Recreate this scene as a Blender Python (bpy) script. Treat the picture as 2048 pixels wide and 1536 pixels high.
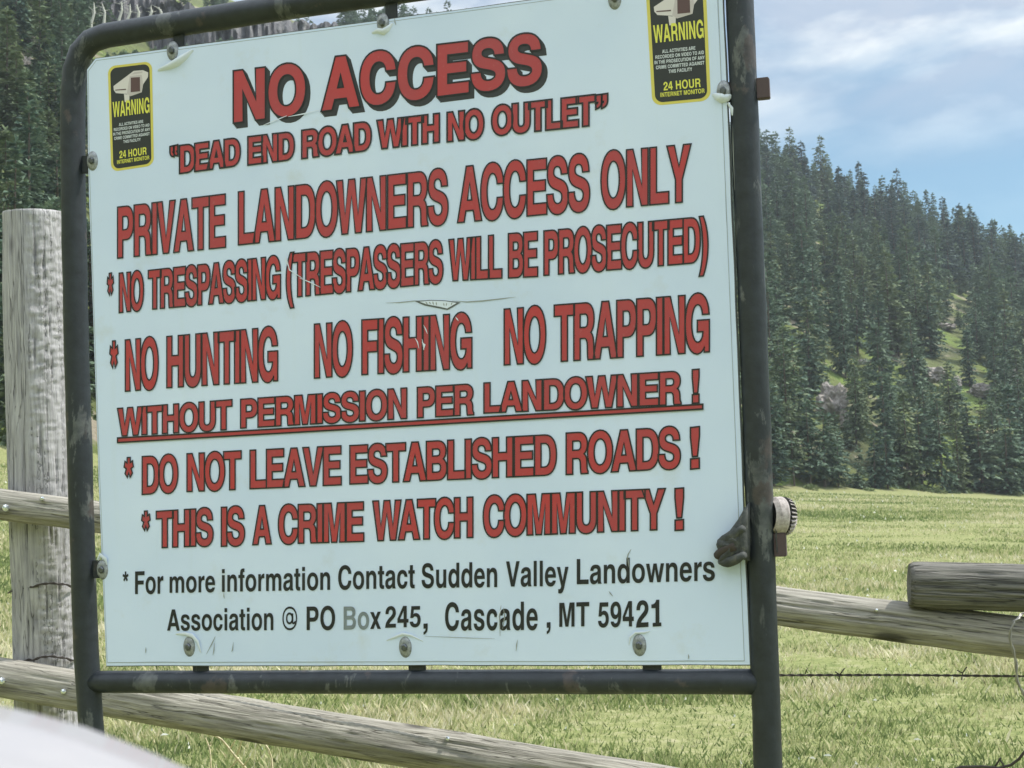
import bpy, bmesh, math, random
import numpy as np
from mathutils import Vector, Matrix, noise
from mathutils.geometry import tessellate_polygon

random.seed(7)
rng = np.random.default_rng(7)
scene = bpy.context.scene
for o in list(bpy.data.objects):
    bpy.data.objects.remove(o)
COL = scene.collection
R = math.radians

# ------------------------------------------------------------------ camera
CAM_H = 1.2
PITCH, ROLL, FPX = R(4.8), 0.033, 2900.0            # focal length in pixels of a 2048 wide frame
fw = Vector((0, math.cos(PITCH), math.sin(PITCH)))
d0 = Vector((0, math.sin(PITCH), -math.cos(PITCH)))
r0 = Vector((1, 0, 0))
CR = r0 * math.cos(ROLL) + d0 * math.sin(ROLL)      # camera right
CD = d0 * math.cos(ROLL) - r0 * math.sin(ROLL)      # camera down
CAM = Vector((0, 0, CAM_H))
cam_data = bpy.data.cameras.new('camera')
cam = bpy.data.objects.new('camera', cam_data)
COL.objects.link(cam)
cam.matrix_world = Matrix(((CR.x, -CD.x, -fw.x, CAM.x), (CR.y, -CD.y, -fw.y, CAM.y), (CR.z, -CD.z, -fw.z, CAM.z), (0, 0, 0, 1)))
cam_data.sensor_width = 36
cam_data.lens = FPX / 2048 * 36
cam_data.clip_start = 0.05
cam_data.clip_end = 4000
cam_data.dof.use_dof = True
cam_data.dof.focus_distance = 2.85
cam_data.dof.aperture_fstop = cam_data.lens / 1000 / 0.0020
scene.camera = cam

# ------------------------------------------------------------------ sun, sky, exposure
SUN_AZ, SUN_EL = R(80), R(57)
sun_dir = Vector((math.sin(SUN_AZ) * math.cos(SUN_EL), math.cos(SUN_AZ) * math.cos(SUN_EL), math.sin(SUN_EL)))
sd = bpy.data.lights.new('sun', 'SUN')
sd.energy = 4.4
sd.angle = R(0.5)
sd.color = (1.0, 0.955, 0.87)
so = bpy.data.objects.new('sun', sd)
COL.objects.link(so)
so.rotation_euler = sun_dir.to_track_quat('Z', 'Y').to_euler()
so.location = (30, 10, 60)

world = bpy.data.worlds.new('World')
scene.world = world
world.use_nodes = True
wt = world.node_tree
wt.nodes.clear()
def wn(t, **k):
    n = wt.nodes.new(t)
    for a, b in k.items():
        setattr(n, a, b)
    return n
wl = wt.links.new
sky = wn('ShaderNodeTexSky', sky_type='NISHITA', sun_disc=False, sun_elevation=SUN_EL, sun_rotation=SUN_AZ, altitude=1200, air_density=1.0, dust_density=1.2, ozone_density=1.5)
tc = wn('ShaderNodeTexCoord')
mp = wn('ShaderNodeMapping')
mp.inputs['Scale'].default_value = (1.0, 1.0, 2.6)
mp.inputs['Location'].default_value = (0.35, 0.1, 0.22)
wl(tc.outputs['Generated'], mp.inputs['Vector'])
n1 = wn('ShaderNodeTexNoise')
n1.inputs['Scale'].default_value = 5.0
n1.inputs['Detail'].default_value = 9
n1.inputs['Roughness'].default_value = 0.52
n1.inputs['Distortion'].default_value = 0.35
wl(mp.outputs['Vector'], n1.inputs['Vector'])
cr = wn('ShaderNodeValToRGB')
cr.color_ramp.elements[0].position = 0.30
cr.color_ramp.elements[1].position = 0.53
wl(n1.outputs['Fac'], cr.inputs['Fac'])
# more cloud higher up
sep = wn('ShaderNodeSeparateXYZ')
wl(tc.outputs['Generated'], sep.inputs[0])
mr = wn('ShaderNodeMapRange')
mr.inputs['From Min'].default_value = 0.21
mr.inputs['From Max'].default_value = 0.30
mr.inputs['To Min'].default_value = 0.08
mr.inputs['To Max'].default_value = 1.0
wl(sep.outputs['Z'], mr.inputs['Value'])
mul = wn('ShaderNodeMath', operation='MULTIPLY')
wl(cr.outputs['Color'], mul.inputs[0])
wl(mr.outputs['Result'], mul.inputs[1])
# cloud shading: white tops, lavender grey bellies
n2 = wn('ShaderNodeTexNoise')
n2.inputs['Scale'].default_value = 8.0
n2.inputs['Detail'].default_value = 6
wl(mp.outputs['Vector'], n2.inputs['Vector'])
cr2 = wn('ShaderNodeValToRGB')
cr2.color_ramp.elements[0].position = 0.43
cr2.color_ramp.elements[0].color = (5.0, 5.9, 7.3, 1)
cr2.color_ramp.elements[1].position = 0.56
cr2.color_ramp.elements[1].color = (9.6, 10.0, 10.2, 1)
wl(n2.outputs['Fac'], cr2.inputs['Fac'])
skm = wn('ShaderNodeMix', data_type='RGBA', blend_type='MULTIPLY')
skm.inputs['Factor'].default_value = 1.0
skm.inputs['B'].default_value = (1.02, 1.30, 1.24, 1)
wl(sky.outputs[0], skm.inputs['A'])
mixc = wn('ShaderNodeMix', data_type='RGBA')
wl(mul.outputs[0], mixc.inputs['Factor'])
wl(skm.outputs['Result'], mixc.inputs['A'])
# unseen clouds overhead and behind the viewer, brightened to light the sign face
mr2 = wn('ShaderNodeMapRange')
mr2.inputs['From Min'].default_value = 0.85
mr2.inputs['From Max'].default_value = 0.3
mr2.inputs['To Min'].default_value = 1.0
mr2.inputs['To Max'].default_value = 2.6
wl(sep.outputs['Y'], mr2.inputs['Value'])
cb = wn('ShaderNodeVectorMath', operation='SCALE')
wl(cr2.outputs['Color'], cb.inputs[0])
wl(mr2.outputs['Result'], cb.inputs['Scale'])
wl(cb.outputs['Vector'], mixc.inputs['B'])
bg = wn('ShaderNodeBackground')
bg.inputs['Strength'].default_value = 0.09
wl(mixc.outputs['Result'], bg.inputs['Color'])
wo = wn('ShaderNodeOutputWorld')
wl(bg.outputs[0], wo.inputs['Surface'])

vs = scene.view_settings
vs.view_transform = 'Standard'
vs.look = 'None'
vs.exposure = 0.24
vs.gamma = 1.0
scene.render.engine = 'CYCLES'
scene.cycles.max_bounces = 6
scene.cycles.use_denoising = True

# ------------------------------------------------------------------ helpers
def ray(px, py):                                   # direction through a photo pixel (depth 1 along the view axis)
    return fw + CR * ((px - 1024) / FPX) + CD * ((py - 768) / FPX)
def at(px, py, depth):
    return CAM + ray(px, py) * depth
def project(p):
    q = Vector(p) - CAM
    z = q.dot(fw)
    return 1024 + q.dot(CR) / z * FPX, 768 + q.dot(CD) / z * FPX, z

def link(o, parent=None, M=None):
    COL.objects.link(o)
    if parent is not None:
        o.parent = parent
        if M is not None:
            o.matrix_basis = world_of(parent).inverted() @ M
    elif M is not None:
        o.matrix_basis = M
    return o
def world_of(o):
    m = o.matrix_basis.copy()
    while o.parent is not None:
        o = o.parent
        m = o.matrix_basis @ m
    return m
def mesh_obj(name, verts, faces, mats=None, parent=None, M=None, smooth=False, mat_idx=None):
    me = bpy.data.meshes.new(name)
    me.from_pydata([tuple(v) for v in verts], [], faces)
    for m in (mats if isinstance(mats, (list, tuple)) else [mats] if mats else []):
        me.materials.append(m)
    if mat_idx is not None:
        me.polygons.foreach_set('material_index', mat_idx)
    if smooth:
        me.polygons.foreach_set('use_smooth', [True] * len(me.polygons))
    me.update()
    return link(bpy.data.objects.new(name, me), parent, M)
def fast_mesh(name, V, F, mats=None):               # F: (n,3) or (n,4) numpy
    me = bpy.data.meshes.new(name)
    n, k = F.shape
    me.vertices.add(len(V)); me.vertices.foreach_set('co', np.ascontiguousarray(V, dtype=np.float32).ravel())
    me.loops.add(n * k); me.loops.foreach_set('vertex_index', np.ascontiguousarray(F, dtype=np.int32).ravel())
    me.polygons.add(n); me.polygons.foreach_set('loop_start', np.arange(0, n * k, k, dtype=np.int32))
    me.polygons.foreach_set('loop_total', np.full(n, k, dtype=np.int32))
    for m in (mats if isinstance(mats, (list, tuple)) else [mats] if mats else []):
        me.materials.append(m)
    me.update(calc_edges=True)
    return me
def empty(name, loc=(0, 0, 0), M=None):
    o = bpy.data.objects.new(name, None)
    o.empty_display_size = 0.2
    COL.objects.link(o)
    if M is not None:
        o.matrix_basis = M
    else:
        o.location = loc
    return o
def tag(o, label=None, cat=None, group=None, kind=None):
    for k, v in (('label', label), ('category', cat), ('group', group), ('kind', kind)):
        if v:
            o[k] = v
    return o

def tube_geo(path, rad, n=20, cap=True):
    path = [Vector(p) for p in path]
    rads = rad if isinstance(rad, (list, tuple)) else [rad] * len(path)
    V, F = [], []
    t = (path[1] - path[0]).normalized()
    a = t.orthogonal().normalized()
    for i, p in enumerate(path):
        if i == 0: tn = (path[1] - path[0])
        elif i == len(path) - 1: tn = (path[-1] - path[-2])
        else: tn = (path[i + 1] - path[i]).normalized() + (path[i] - path[i - 1]).normalized()
        tn.normalize()
        q = t.rotation_difference(tn)
        a = q @ a
        t = tn
        b = t.cross(a)
        for k in range(n):
            an = 2 * math.pi * k / n
            V.append(p + (a * math.cos(an) + b * math.sin(an)) * rads[i])
    for i in range(len(path) - 1):
        for k in range(n):
            k2 = (k + 1) % n
            F.append((i * n + k, i * n + k2, (i + 1) * n + k2, (i + 1) * n + k))
    if cap:
        F.append(tuple(range(n - 1, -1, -1)))
        m = (len(path) - 1) * n
        F.append(tuple(range(m, m + n)))
    return V, F
def join(*geos):
    V, F = [], []
    for v, f in geos:
        o = len(V)
        V += list(v)
        F += [tuple(i + o for i in q) for q in f]
    return V, F
def box_geo(x0, x1, y0, y1, z0, z1, bev=0.0):
    bm = bmesh.new()
    bmesh.ops.create_cube(bm, size=1)
    for v in bm.verts:
        v.co = Vector((x0 if v.co.x < 0 else x1, y0 if v.co.y < 0 else y1, z0 if v.co.z < 0 else z1))
    if bev:
        bmesh.ops.bevel(bm, geom=list(bm.edges), offset=bev, segments=2, affect='EDGES')
    bm.verts.index_update()
    g = ([v.co.copy() for v in bm.verts], [tuple(v.index for v in f.verts) for f in bm.faces])
    bm.free()
    return g

# ------------------------------------------------------------------ materials
def mat(name, color=(0.5, 0.5, 0.5), rough=0.6, metal=0.0, spec=0.5):
    m = bpy.data.materials.new(name)
    m.use_nodes = True
    p = m.node_tree.nodes['Principled BSDF']
    p.inputs['Base Color'].default_value = (*color, 1)
    p.inputs['Roughness'].default_value = rough
    p.inputs['Metallic'].default_value = metal
    p.inputs['Specular IOR Level'].default_value = spec
    return m
class NT:
    def __init__(s, m):
        s.t = m.node_tree
        s.p = s.t.nodes['Principled BSDF']
        s.o = [n for n in s.t.nodes if n.type == 'OUTPUT_MATERIAL'][0]
    def n(s, typ, ins=None, **k):
        x = s.t.nodes.new(typ)
        for a, b in k.items():
            setattr(x, a, b)
        for a, b in (ins or {}).items():
            x.inputs[a].default_value = b
        return x
    def l(s, a, b):
        s.t.links.new(a, b)
    def coords(s, scale=(1, 1, 1), kind='Object', loc=(0, 0, 0)):
        c = s.n('ShaderNodeTexCoord')
        mpp = s.n('ShaderNodeMapping', {'Scale': scale, 'Location': loc})
        s.l(c.outputs[kind], mpp.inputs['Vector'])
        return mpp.outputs['Vector']
    def noise(s, vec, scale, detail=4, rough=0.5, dist=0.0):
        x = s.n('ShaderNodeTexNoise', {'Scale': scale, 'Detail': detail, 'Roughness': rough, 'Distortion': dist})
        s.l(vec, x.inputs['Vector'])
        return x.outputs['Fac']
    def ramp(s, fac, stops, interp='LINEAR'):
        x = s.n('ShaderNodeValToRGB')
        e = x.color_ramp.elements
        x.color_ramp.interpolation = interp
        while len(e) < len(stops):
            e.new(0.5)
        for i, (p, c) in enumerate(stops):
            e[i].position = p
            e[i].color = (*c, 1) if len(c) == 3 else c
        s.l(fac, x.inputs['Fac'])
        return x.outputs['Color']
    def mix(s, fac, a, b, blend='MIX'):
        x = s.n('ShaderNodeMix', data_type='RGBA', blend_type=blend)
        for v, k in ((fac, 'Factor'), (a, 'A'), (b, 'B')):
            if isinstance(v, (int, float)): x.inputs[k].default_value = v
            elif isinstance(v, tuple): x.inputs[k].default_value = (*v, 1)
            else: s.l(v, x.inputs[k])
        return x.outputs['Result']
    def bump(s, h, strength=0.5, dist=0.01):
        x = s.n('ShaderNodeBump', {'Strength': strength, 'Distance': dist})
        s.l(h, x.inputs['Height'])
        s.l(x.outputs['Normal'], s.p.inputs['Normal'])
    def base(s, c):
        s.l(c, s.p.inputs['Base Color'])

def wood_mat(name, c_dark, c_mid, c_light, axial=1.0):
    m = mat(name, c_mid, 0.85, spec=0.25)
    t = NT(m)
    v = t.coords((22, 22, 1.3 * axial))
    g = t.noise(v, 3.0, 8, 0.62, 0.6)
    v2 = t.coords((5, 5, 2.2 * axial))
    g2 = t.noise(v2, 2.4, 5, 0.55)
    vk = t.coords((6, 6, 2.0))
    wv = t.n('ShaderNodeTexWave', {'Scale': 4.2, 'Distortion': 7.0, 'Detail': 3.0, 'Detail Scale': 1.0}, wave_type='BANDS', bands_direction='X')
    t.l(vk, wv.inputs['Vector'])
    col = t.ramp(g, [(0.30, c_dark), (0.46, c_mid), (0.66, c_light)])
    col = t.mix(0.45, col, t.ramp(g2, [(0.35, c_dark), (0.5, c_mid), (0.7, c_light)]))
    col = t.mix(0.28, col, t.ramp(wv.outputs['Fac'], [(0.0, c_dark), (0.5, c_mid), (1.0, c_light)]))
    vf = t.coords((75, 75, 2.6 * axial), loc=(1, 2, 3))
    gf = t.noise(vf, 3.0, 6, 0.65, 0.4)
    col = t.mix(0.42, col, t.ramp(gf, [(0.30, tuple(x * 0.55 for x in c_dark)), (0.48, c_mid), (0.68, c_light)]))
    vq = t.coords((26, 26, 0.8 * axial), loc=(7, 3, 1))
    q_ = t.ramp(t.noise(vq, 3.0, 3, 0.5, 0.5), [(0.0, (0, 0, 0)), (0.492, (0, 0, 0)), (0.5, (1, 1, 1)), (0.508, (0, 0, 0))])
    gate = t.ramp(t.noise(t.coords((5, 5, 1.6), loc=(2, 5, 8)), 1.5, 2, 0.5), [(0.0, (0, 0, 0)), (0.5, (0, 0, 0)), (0.6, (0.75, 0.75, 0.75))])
    col = t.mix(t.mix(1.0, q_, gate, 'MULTIPLY'), col, tuple(c * 0.25 for c in c_dark))
    # knots
    vo = t.n('ShaderNodeTexVoronoi', {'Scale': 1.0})
    t.l(t.coords((7, 7, 3.2), loc=(0.3, 0.8, 0.1)), vo.inputs['Vector'])
    kn = t.ramp(vo.outputs['Distance'], [(0.0, (1, 1, 1)), (0.10, (0.8, 0.8, 0.8)), (0.16, (0, 0, 0))])
    col = t.mix(kn, col, tuple(c * 0.45 for c in c_dark))
    # dark long checks
    vc = t.coords((9, 9, 0.35 * axial), loc=(3.1, 1.7, 0))
    ck = t.noise(vc, 5.0, 3, 0.5, 0.3)
    cm = t.ramp(ck, [(0.0, (0, 0, 0)), (0.490, (0, 0, 0)), (0.5, (1, 1, 1)), (0.510, (0, 0, 0))])
    col = t.mix(t.mix(0.3, cm, (0, 0, 0)), col, tuple(c * 0.3 for c in c_dark))
    t.base(col)
    h = t.mix(0.5, t.mix(0.5, g, gf), cm, 'SUBTRACT')
    t.bump(h, 0.8, 0.006)
    return m
M_POST = wood_mat('weathered_post_wood', (0.175, 0.172, 0.175), (0.345, 0.338, 0.345), (0.53, 0.52, 0.515))
M_RAIL = wood_mat('weathered_rail_wood', (0.115, 0.108, 0.092), (0.26, 0.245, 0.21), (0.50, 0.475, 0.41))
M_POLE = wood_mat('dark_pole_wood', (0.045, 0.045, 0.040), (0.105, 0.103, 0.092), (0.29, 0.275, 0.24))

# black painted pipe: worn patches and rust
M_PIPE = mat('worn_black_paint', (0.03, 0.033, 0.035), 0.5)
t = NT(M_PIPE)
v = t.coords((14, 14, 4.5))
a = t.noise(v, 1.0, 10, 0.68, 0.4)
wear = t.ramp(a, [(0.0, (0, 0, 0)), (0.575, (0, 0, 0)), (0.60, (1, 1, 1))])
fine = t.noise(t.coords((1, 1, 1)), 40, 5, 0.6)
c = t.ramp(fine, [(0.3, (0.009, 0.013, 0.017)), (0.7, (0.021, 0.027, 0.034))])
c = t.mix(wear, c, t.ramp(fine, [(0.35, (0.035, 0.041, 0.044)), (0.65, (0.105, 0.112, 0.11))]))
rust = t.ramp(t.noise(t.coords((9, 9, 7), loc=(4, 2, 1)), 1.3, 5, 0.6), [(0.0, (0, 0, 0)), (0.62, (0, 0, 0)), (0.66, (1, 1, 1))])
c = t.mix(rust, c, t.ramp(fine, [(0.35, (0.034, 0.029, 0.030)), (0.7, (0.075, 0.062, 0.058))]))
t.base(c)
t.bump(t.mix(0.5, a, fine), 0.6, 0.004)

# sign sheet
M_SHEET = mat('white_vinyl_sheet', (0.74, 0.80, 0.79), 0.38)
t = NT(M_SHEET)
a = t.noise(t.coords((2, 2, 2)), 1.5, 4, 0.5)
c = t.ramp(a, [(0.3, (0.545, 0.645, 0.815)), (0.7, (0.625, 0.715, 0.865))])
st = t.ramp(t.noise(t.coords((1, 1, 1), loc=(2, 0, 5)), 9, 7, 0.65), [(0.0, (0, 0, 0)), (0.58, (0, 0, 0)), (0.8, (0.5, 0.5, 0.5))])
c = t.mix(st, c, (0.50, 0.52, 0.50))
streak = t.ramp(t.noise(t.coords((30, 30, 1.1), loc=(1, 0, 2)), 1.0, 4, 0.6), [(0.0, (0, 0, 0)), (0.6, (0, 0, 0)), (0.85, (0.25, 0.25, 0.25))])
c = t.mix(streak, c, (0.54, 0.62, 0.64))
t.base(c)
t.bump(a, 0.16, 0.02)
M_BACK = mat('sign_backing', (0.06, 0.065, 0.065), 0.7)
def ink(name, c1, c2, fade):
    m = mat(name, c1, 0.45)
    t = NT(m)
    a = t.noise(t.coords((1, 1, 1)), 6, 5, 0.6)
    b = t.noise(t.coords((1, 1, 1), loc=(3, 3, 3)), 140, 3, 0.6)
    c = t.mix(t.ramp(a, [(0.35, (0, 0, 0)), (0.65, (1, 1, 1))]), c1, c2)
    f = t.ramp(b, [(0.0, (0, 0, 0)), (0.62, (0, 0, 0)), (0.8, (0.4, 0.4, 0.4))])
    c = t.mix(f, c, fade)
    t.base(c)
    return m
M_RED = ink('faded_red_vinyl', (0.43, 0.042, 0.045), (0.36, 0.052, 0.060), (0.42, 0.15, 0.15))
M_INK = ink('black_outline_vinyl', (0.010, 0.010, 0.013), (0.020, 0.017, 0.020), (0.04, 0.035, 0.04))
M_SHADOW = ink('charcoal_shadow_vinyl', (0.026, 0.029, 0.033), (0.034, 0.037, 0.042), (0.07, 0.07, 0.07))
M_BLACKTXT = ink('black_text_vinyl', (0.007, 0.008, 0.011), (0.014, 0.016, 0.020), (0.05, 0.055, 0.06))
M_FADED = ink('faded_grey_text_vinyl', (0.05, 0.06, 0.065), (0.24, 0.28, 0.30), (0.3, 0.35, 0.36))
M_YEL = mat('sticker_yellow', (0.62, 0.54, 0.11), 0.4)
M_YELTXT = mat('sticker_yellow_print', (0.68, 0.66, 0.10), 0.4)
M_BLK = mat('sticker_black', (0.025, 0.028, 0.029), 0.4)
M_SWHITE = mat('sticker_white_print', (0.62, 0.66, 0.68), 0.4)
M_CAMB = mat('sticker_camera_body_print', (0.62, 0.58, 0.56), 0.4)
M_CAMF = mat('sticker_camera_face_print', (0.50, 0.45, 0.44), 0.4)
M_CAML = mat('sticker_camera_lens_print', (0.10, 0.055, 0.055), 0.4)
M_STEEL = mat('dull_zinc', (0.34, 0.36, 0.35), 0.5, 0.45)
t = NT(M_STEEL)
t.base(t.ramp(t.noise(t.coords((1, 1, 1)), 160, 4, 0.6), [(0.3, (0.16, 0.17, 0.17)), (0.7, (0.40, 0.42, 0.44))]))
M_BOLT = mat('bolt_steel', (0.12, 0.13, 0.14), 0.4, 0.8)
M_SHINY = mat('galvanised_bolt', (0.75, 0.78, 0.8), 0.25, 0.95)
M_SCR = mat('scratch_dark', (0.10, 0.11, 0.11), 0.8)
M_FLAP = mat('peeled_vinyl', (0.64, 0.70, 0.78), 0.6)

# ------------------------------------------------------------------ lettering: bold grotesque glyph outlines, cap height 718
KAP = 0.5523
def ell(cx, cy, rx, ry):
    k = 0.60
    return f'M{cx} {cy+ry}C{cx-rx*k} {cy+ry} {cx-rx} {cy+ry*k} {cx-rx} {cy}C{cx-rx} {cy-ry*k} {cx-rx*k} {cy-ry} {cx} {cy-ry}C{cx+rx*k} {cy-ry} {cx+rx} {cy-ry*k} {cx+rx} {cy}C{cx+rx} {cy+ry*k} {cx+rx*k} {cy+ry} {cx} {cy+ry}Z'
G = {
'H': (722, 'M71 0V718H219V435H503V718H651V0H503V308H219V0Z'),
'I': (278, 'M64 0V718H214V0Z'),
'E': (667, 'M76 0V718H611V591H228V434H579V312H228V131H621V0Z'),
'F': (611, 'M76 0V718H587V593H228V425H543V300H228V0Z'),
'L': (611, 'M76 0V718H226V131H583V0Z'),
'T': (611, 'M231 0V591H14V718H598V591H381V0Z'),
'N': (722, 'M69 0V718H220L506 222V718H654V0H500L217 487V0Z'),
'M': (833, 'M69 0V718H294L417 212L540 718H765V0H622V572L485 0H348L212 572V0Z'),
'A': (722, 'M20 0L278 718H448L702 0H540L488 146H230L179 0Z', 'M270 264H449L361 531Z'),
'V': (667, 'M19 718L250 0H412L648 718H492L335 188L177 718Z'),
'W': (944, 'M6 718L180 0H332L471 522L610 0H763L938 718H784L683 224L556 718H392L262 224L163 718Z'),
'Y': (667, 'M15 718L258 283V0H408V283L653 718H482L336 425L187 718Z'),
'O': (778, ell(389, 359, 345, 378), ell(389, 359, 197, 250)),
'C': (722, 'M684 466C672 640 545 737 372 737C170 737 44 590 44 359C44 128 170 -19 370 -19C545 -19 670 80 684 262L536 262C525 165 468 109 376 109C262 109 194 205 194 359C194 513 262 609 376 609C460 609 520 556 536 466Z'),
'G': (778, 'M703 480C690 640 560 737 390 737C180 737 44 585 44 357C44 130 175 -19 376 -19C470 -19 545 20 590 82L604 0H713V388H405V262H572C566 165 500 109 398 109C275 109 194 205 194 359C194 515 272 609 392 609C478 609 535 564 553 480Z'),
'D': (722, 'M76 0V718H362C575 718 685 585 685 358C685 135 575 0 362 0Z', 'M226 125V593H340C475 593 535 515 535 359C535 203 475 125 340 125Z'),
'P': (667, 'M73 0V718H395C540 718 627 635 627 490C627 340 540 256 385 256H223V0Z', 'M223 380V595H360C440 595 478 560 478 490C478 416 440 380 358 380Z'),
'R': (722, 'M76 0V718H420C570 718 655 640 655 516C655 430 612 370 545 340C620 315 640 260 643 170C645 90 648 50 677 22V0H512C500 30 498 75 496 150C494 235 460 279 375 279H226V0Z', 'M226 401V595H395C470 595 506 562 506 499C506 435 470 401 395 401Z'),
'B': (722, 'M76 0V718H405C560 718 645 650 645 540C645 465 610 415 545 385C625 358 669 295 669 210C669 80 575 0 415 0Z', 'M226 432V595H385C460 595 496 568 496 515C496 460 460 432 385 432Z', 'M226 125V315H400C480 315 519 283 519 222C519 158 480 125 400 125Z'),
'S': (667, 'M39 236H186C192 150 248 105 345 105C430 105 482 141 482 197C482 250 445 274 340 299L260 318C120 350 58 410 58 520C58 655 160 737 325 737C500 737 602 655 607 508H463C456 578 408 615 323 615C248 615 202 584 202 532C202 484 238 463 340 439L415 421C565 385 629 325 629 210C629 70 520 -19 340 -19C155 -19 43 72 39 236Z'),
'U': (722, 'M72 718V250C72 75 175 -19 361 -19C548 -19 651 75 651 250V718H501V255C501 160 455 109 361 109C268 109 222 160 222 255V718Z'),
'!': (333, 'M90 718H244V560L205 222H129L90 560Z', '+M93 0V154H241V0Z'),
'(': (333, 'M314 734H212C100 610 35 440 35 263C35 86 100 -84 212 -208H314C230 -70 185 90 185 263C185 436 230 596 314 734Z'),
')': (333, 'M19 734H121C233 610 298 440 298 263C298 86 233 -84 121 -208H19C103 -70 148 90 148 263C148 436 103 596 19 734Z'),
',': (278, 'M64 146H214V10C214 -90 160 -155 64 -168V-95C110 -85 138 -50 138 0H64Z'),
'”': (500, 'M64 727H204V590C204 500 150 445 64 434V500C105 510 132 535 132 590H64Z', '+M272 727H412V590C412 500 358 445 272 434V500C313 510 340 535 340 590H272Z'),
'“': (500, 'M204 727H64V590C64 500 118 445 204 434V500C163 510 136 535 136 590H204Z', '+M412 727H272V590C272 500 326 445 412 434V500C371 510 344 535 344 590H412Z'),
'1': (556, 'M69 490V590C170 592 235 625 255 710H378V100H455V0H120V100H230V490Z'),
'2': (556, 'M40 450H180C184 545 220 590 278 590C332 590 365 555 365 503C365 450 335 415 250 350C110 245 35 165 26 0H511V125H215C240 170 280 205 370 268C465 335 511 400 511 495C511 625 420 710 283 710C130 710 40 615 40 450Z'),
'4': (556, 'M306 0V152H27V285L285 710H446V275H526V152H446V0Z', 'M306 275V545L142 275Z'),
'5': (556, 'M27 178H172C182 130 215 100 268 100C332 100 372 148 372 228C372 305 332 350 268 350C228 350 198 335 178 300H48L100 698H490V575H208L188 425C215 450 255 463 305 463C430 463 516 370 516 228C516 80 415 -19 265 -19C125 -19 32 55 27 178Z'),
'9': (556, 'M47 150H185C195 115 222 95 262 95C335 95 378 160 380 285C350 240 305 215 250 215C120 215 30 315 30 462C30 610 130 710 275 710C440 710 522 590 522 355C522 115 425 -19 265 -19C145 -19 60 45 47 150Z', ell(275, 462, 100, 128)),
'a': (556, 'M45 370H180C186 415 215 437 270 437C325 437 354 418 354 380C354 345 330 335 250 325C105 308 29 262 29 145C29 48 95 -14 195 -14C262 -14 318 12 362 62C362 38 366 16 375 0H527V18C505 32 495 58 495 105V375C495 490 420 546 275 546C130 546 52 485 45 370Z', 'M354 265C340 252 320 246 275 238C200 226 169 202 169 158C169 118 195 95 240 95C308 95 354 140 354 208Z'),
'c': (556, 'M522 335H385C378 398 345 430 288 430C215 430 174 375 174 266C174 158 215 100 288 100C345 100 378 135 385 200H524C512 68 425 -14 288 -14C130 -14 34 95 34 266C34 440 132 546 290 546C428 546 514 470 522 335Z'),
'd': (611, 'M551 718V0H411V60C375 10 328 -14 265 -14C125 -14 34 95 34 266C34 437 125 546 265 546C328 546 375 522 411 474V718Z', ell(293, 266, 115, 160)),
'e': (556, 'M528 235H165C168 150 212 100 288 100C335 100 368 120 382 155H520C492 48 405 -14 284 -14C120 -14 23 92 23 262C23 436 122 546 280 546C440 546 528 440 528 235Z', 'M168 330C178 398 218 434 280 434C340 434 378 396 386 330Z'),
'f': (333, 'M95 0V425H10V524H95V570C95 680 150 727 255 727C280 727 300 725 318 722V612C305 614 295 615 283 615C248 615 235 600 235 565V524H318V425H235V0Z'),
'i': (278, 'M69 0V532H209V0Z', '+M69 595V725H209V595Z'),
'l': (278, 'M69 0V718H209V0Z'),
'm': (889, 'M64 0V532H197V470C230 522 275 546 338 546C400 546 445 522 472 472C508 522 555 546 618 546C750 546 826 470 826 335V0H686V310C686 390 655 428 602 428C545 428 515 385 515 305V0H375V310C375 390 345 428 290 428C235 428 204 385 204 305V0Z'),
'n': (611, 'M65 0V532H198V465C235 520 285 546 350 546C475 546 546 470 546 335V0H406V300C406 385 373 426 310 426C243 426 205 380 205 300V0Z'),
'o': (611, ell(306, 266, 272, 280), ell(306, 266, 132, 166)),
'r': (389, 'M64 0V532H197V440C225 510 275 546 340 546C352 546 362 545 373 542V400C355 404 340 406 322 406C245 406 204 362 204 280V0Z'),
's': (556, 'M30 172H170C175 120 212 92 275 92C335 92 370 112 370 148C370 182 340 193 260 212C105 248 44 292 44 385C44 485 128 546 268 546C415 546 500 482 505 370H370C366 418 335 440 272 440C215 440 184 422 184 390C184 358 212 345 300 325C450 292 519 250 519 150C519 48 425 -14 275 -14C125 -14 34 55 30 172Z'),
't': (333, 'M309 527V425H225V160C225 120 240 102 275 102C288 102 297 103 309 105V-2C285 -6 260 -8 235 -8C135 -8 85 40 85 130V425H10V527H85V676H225V527Z'),
'u': (611, 'M545 532V0H412V66C375 12 325 -14 260 -14C138 -14 66 62 66 195V532H206V230C206 145 238 106 300 106C367 106 405 152 405 232V532Z'),
'w': (778, 'M10 532L160 0H303L390 365L477 0H620L769 532H625L543 175L458 532H322L237 175L154 532Z'),
'x': (556, 'M15 532L193 272L15 0H180L278 160L375 0H541L364 272L541 532H378L278 378L180 532Z'),
'y': (556, 'M10 532L205 0C198 -55 175 -90 120 -90C105 -90 90 -88 75 -85V-200C95 -208 120 -212 145 -212C250 -212 302 -165 340 -60L539 532H393L278 150L160 532Z'),
'@': (975, ell(487, 300, 450, 430), ell(487, 300, 375, 355), '+' + ell(470, 300, 215, 215), ell(470, 300, 130, 140), '+M600 480H700V170C720 150 760 160 780 200L850 200C830 90 720 50 640 110L600 170Z'),
}
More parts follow.
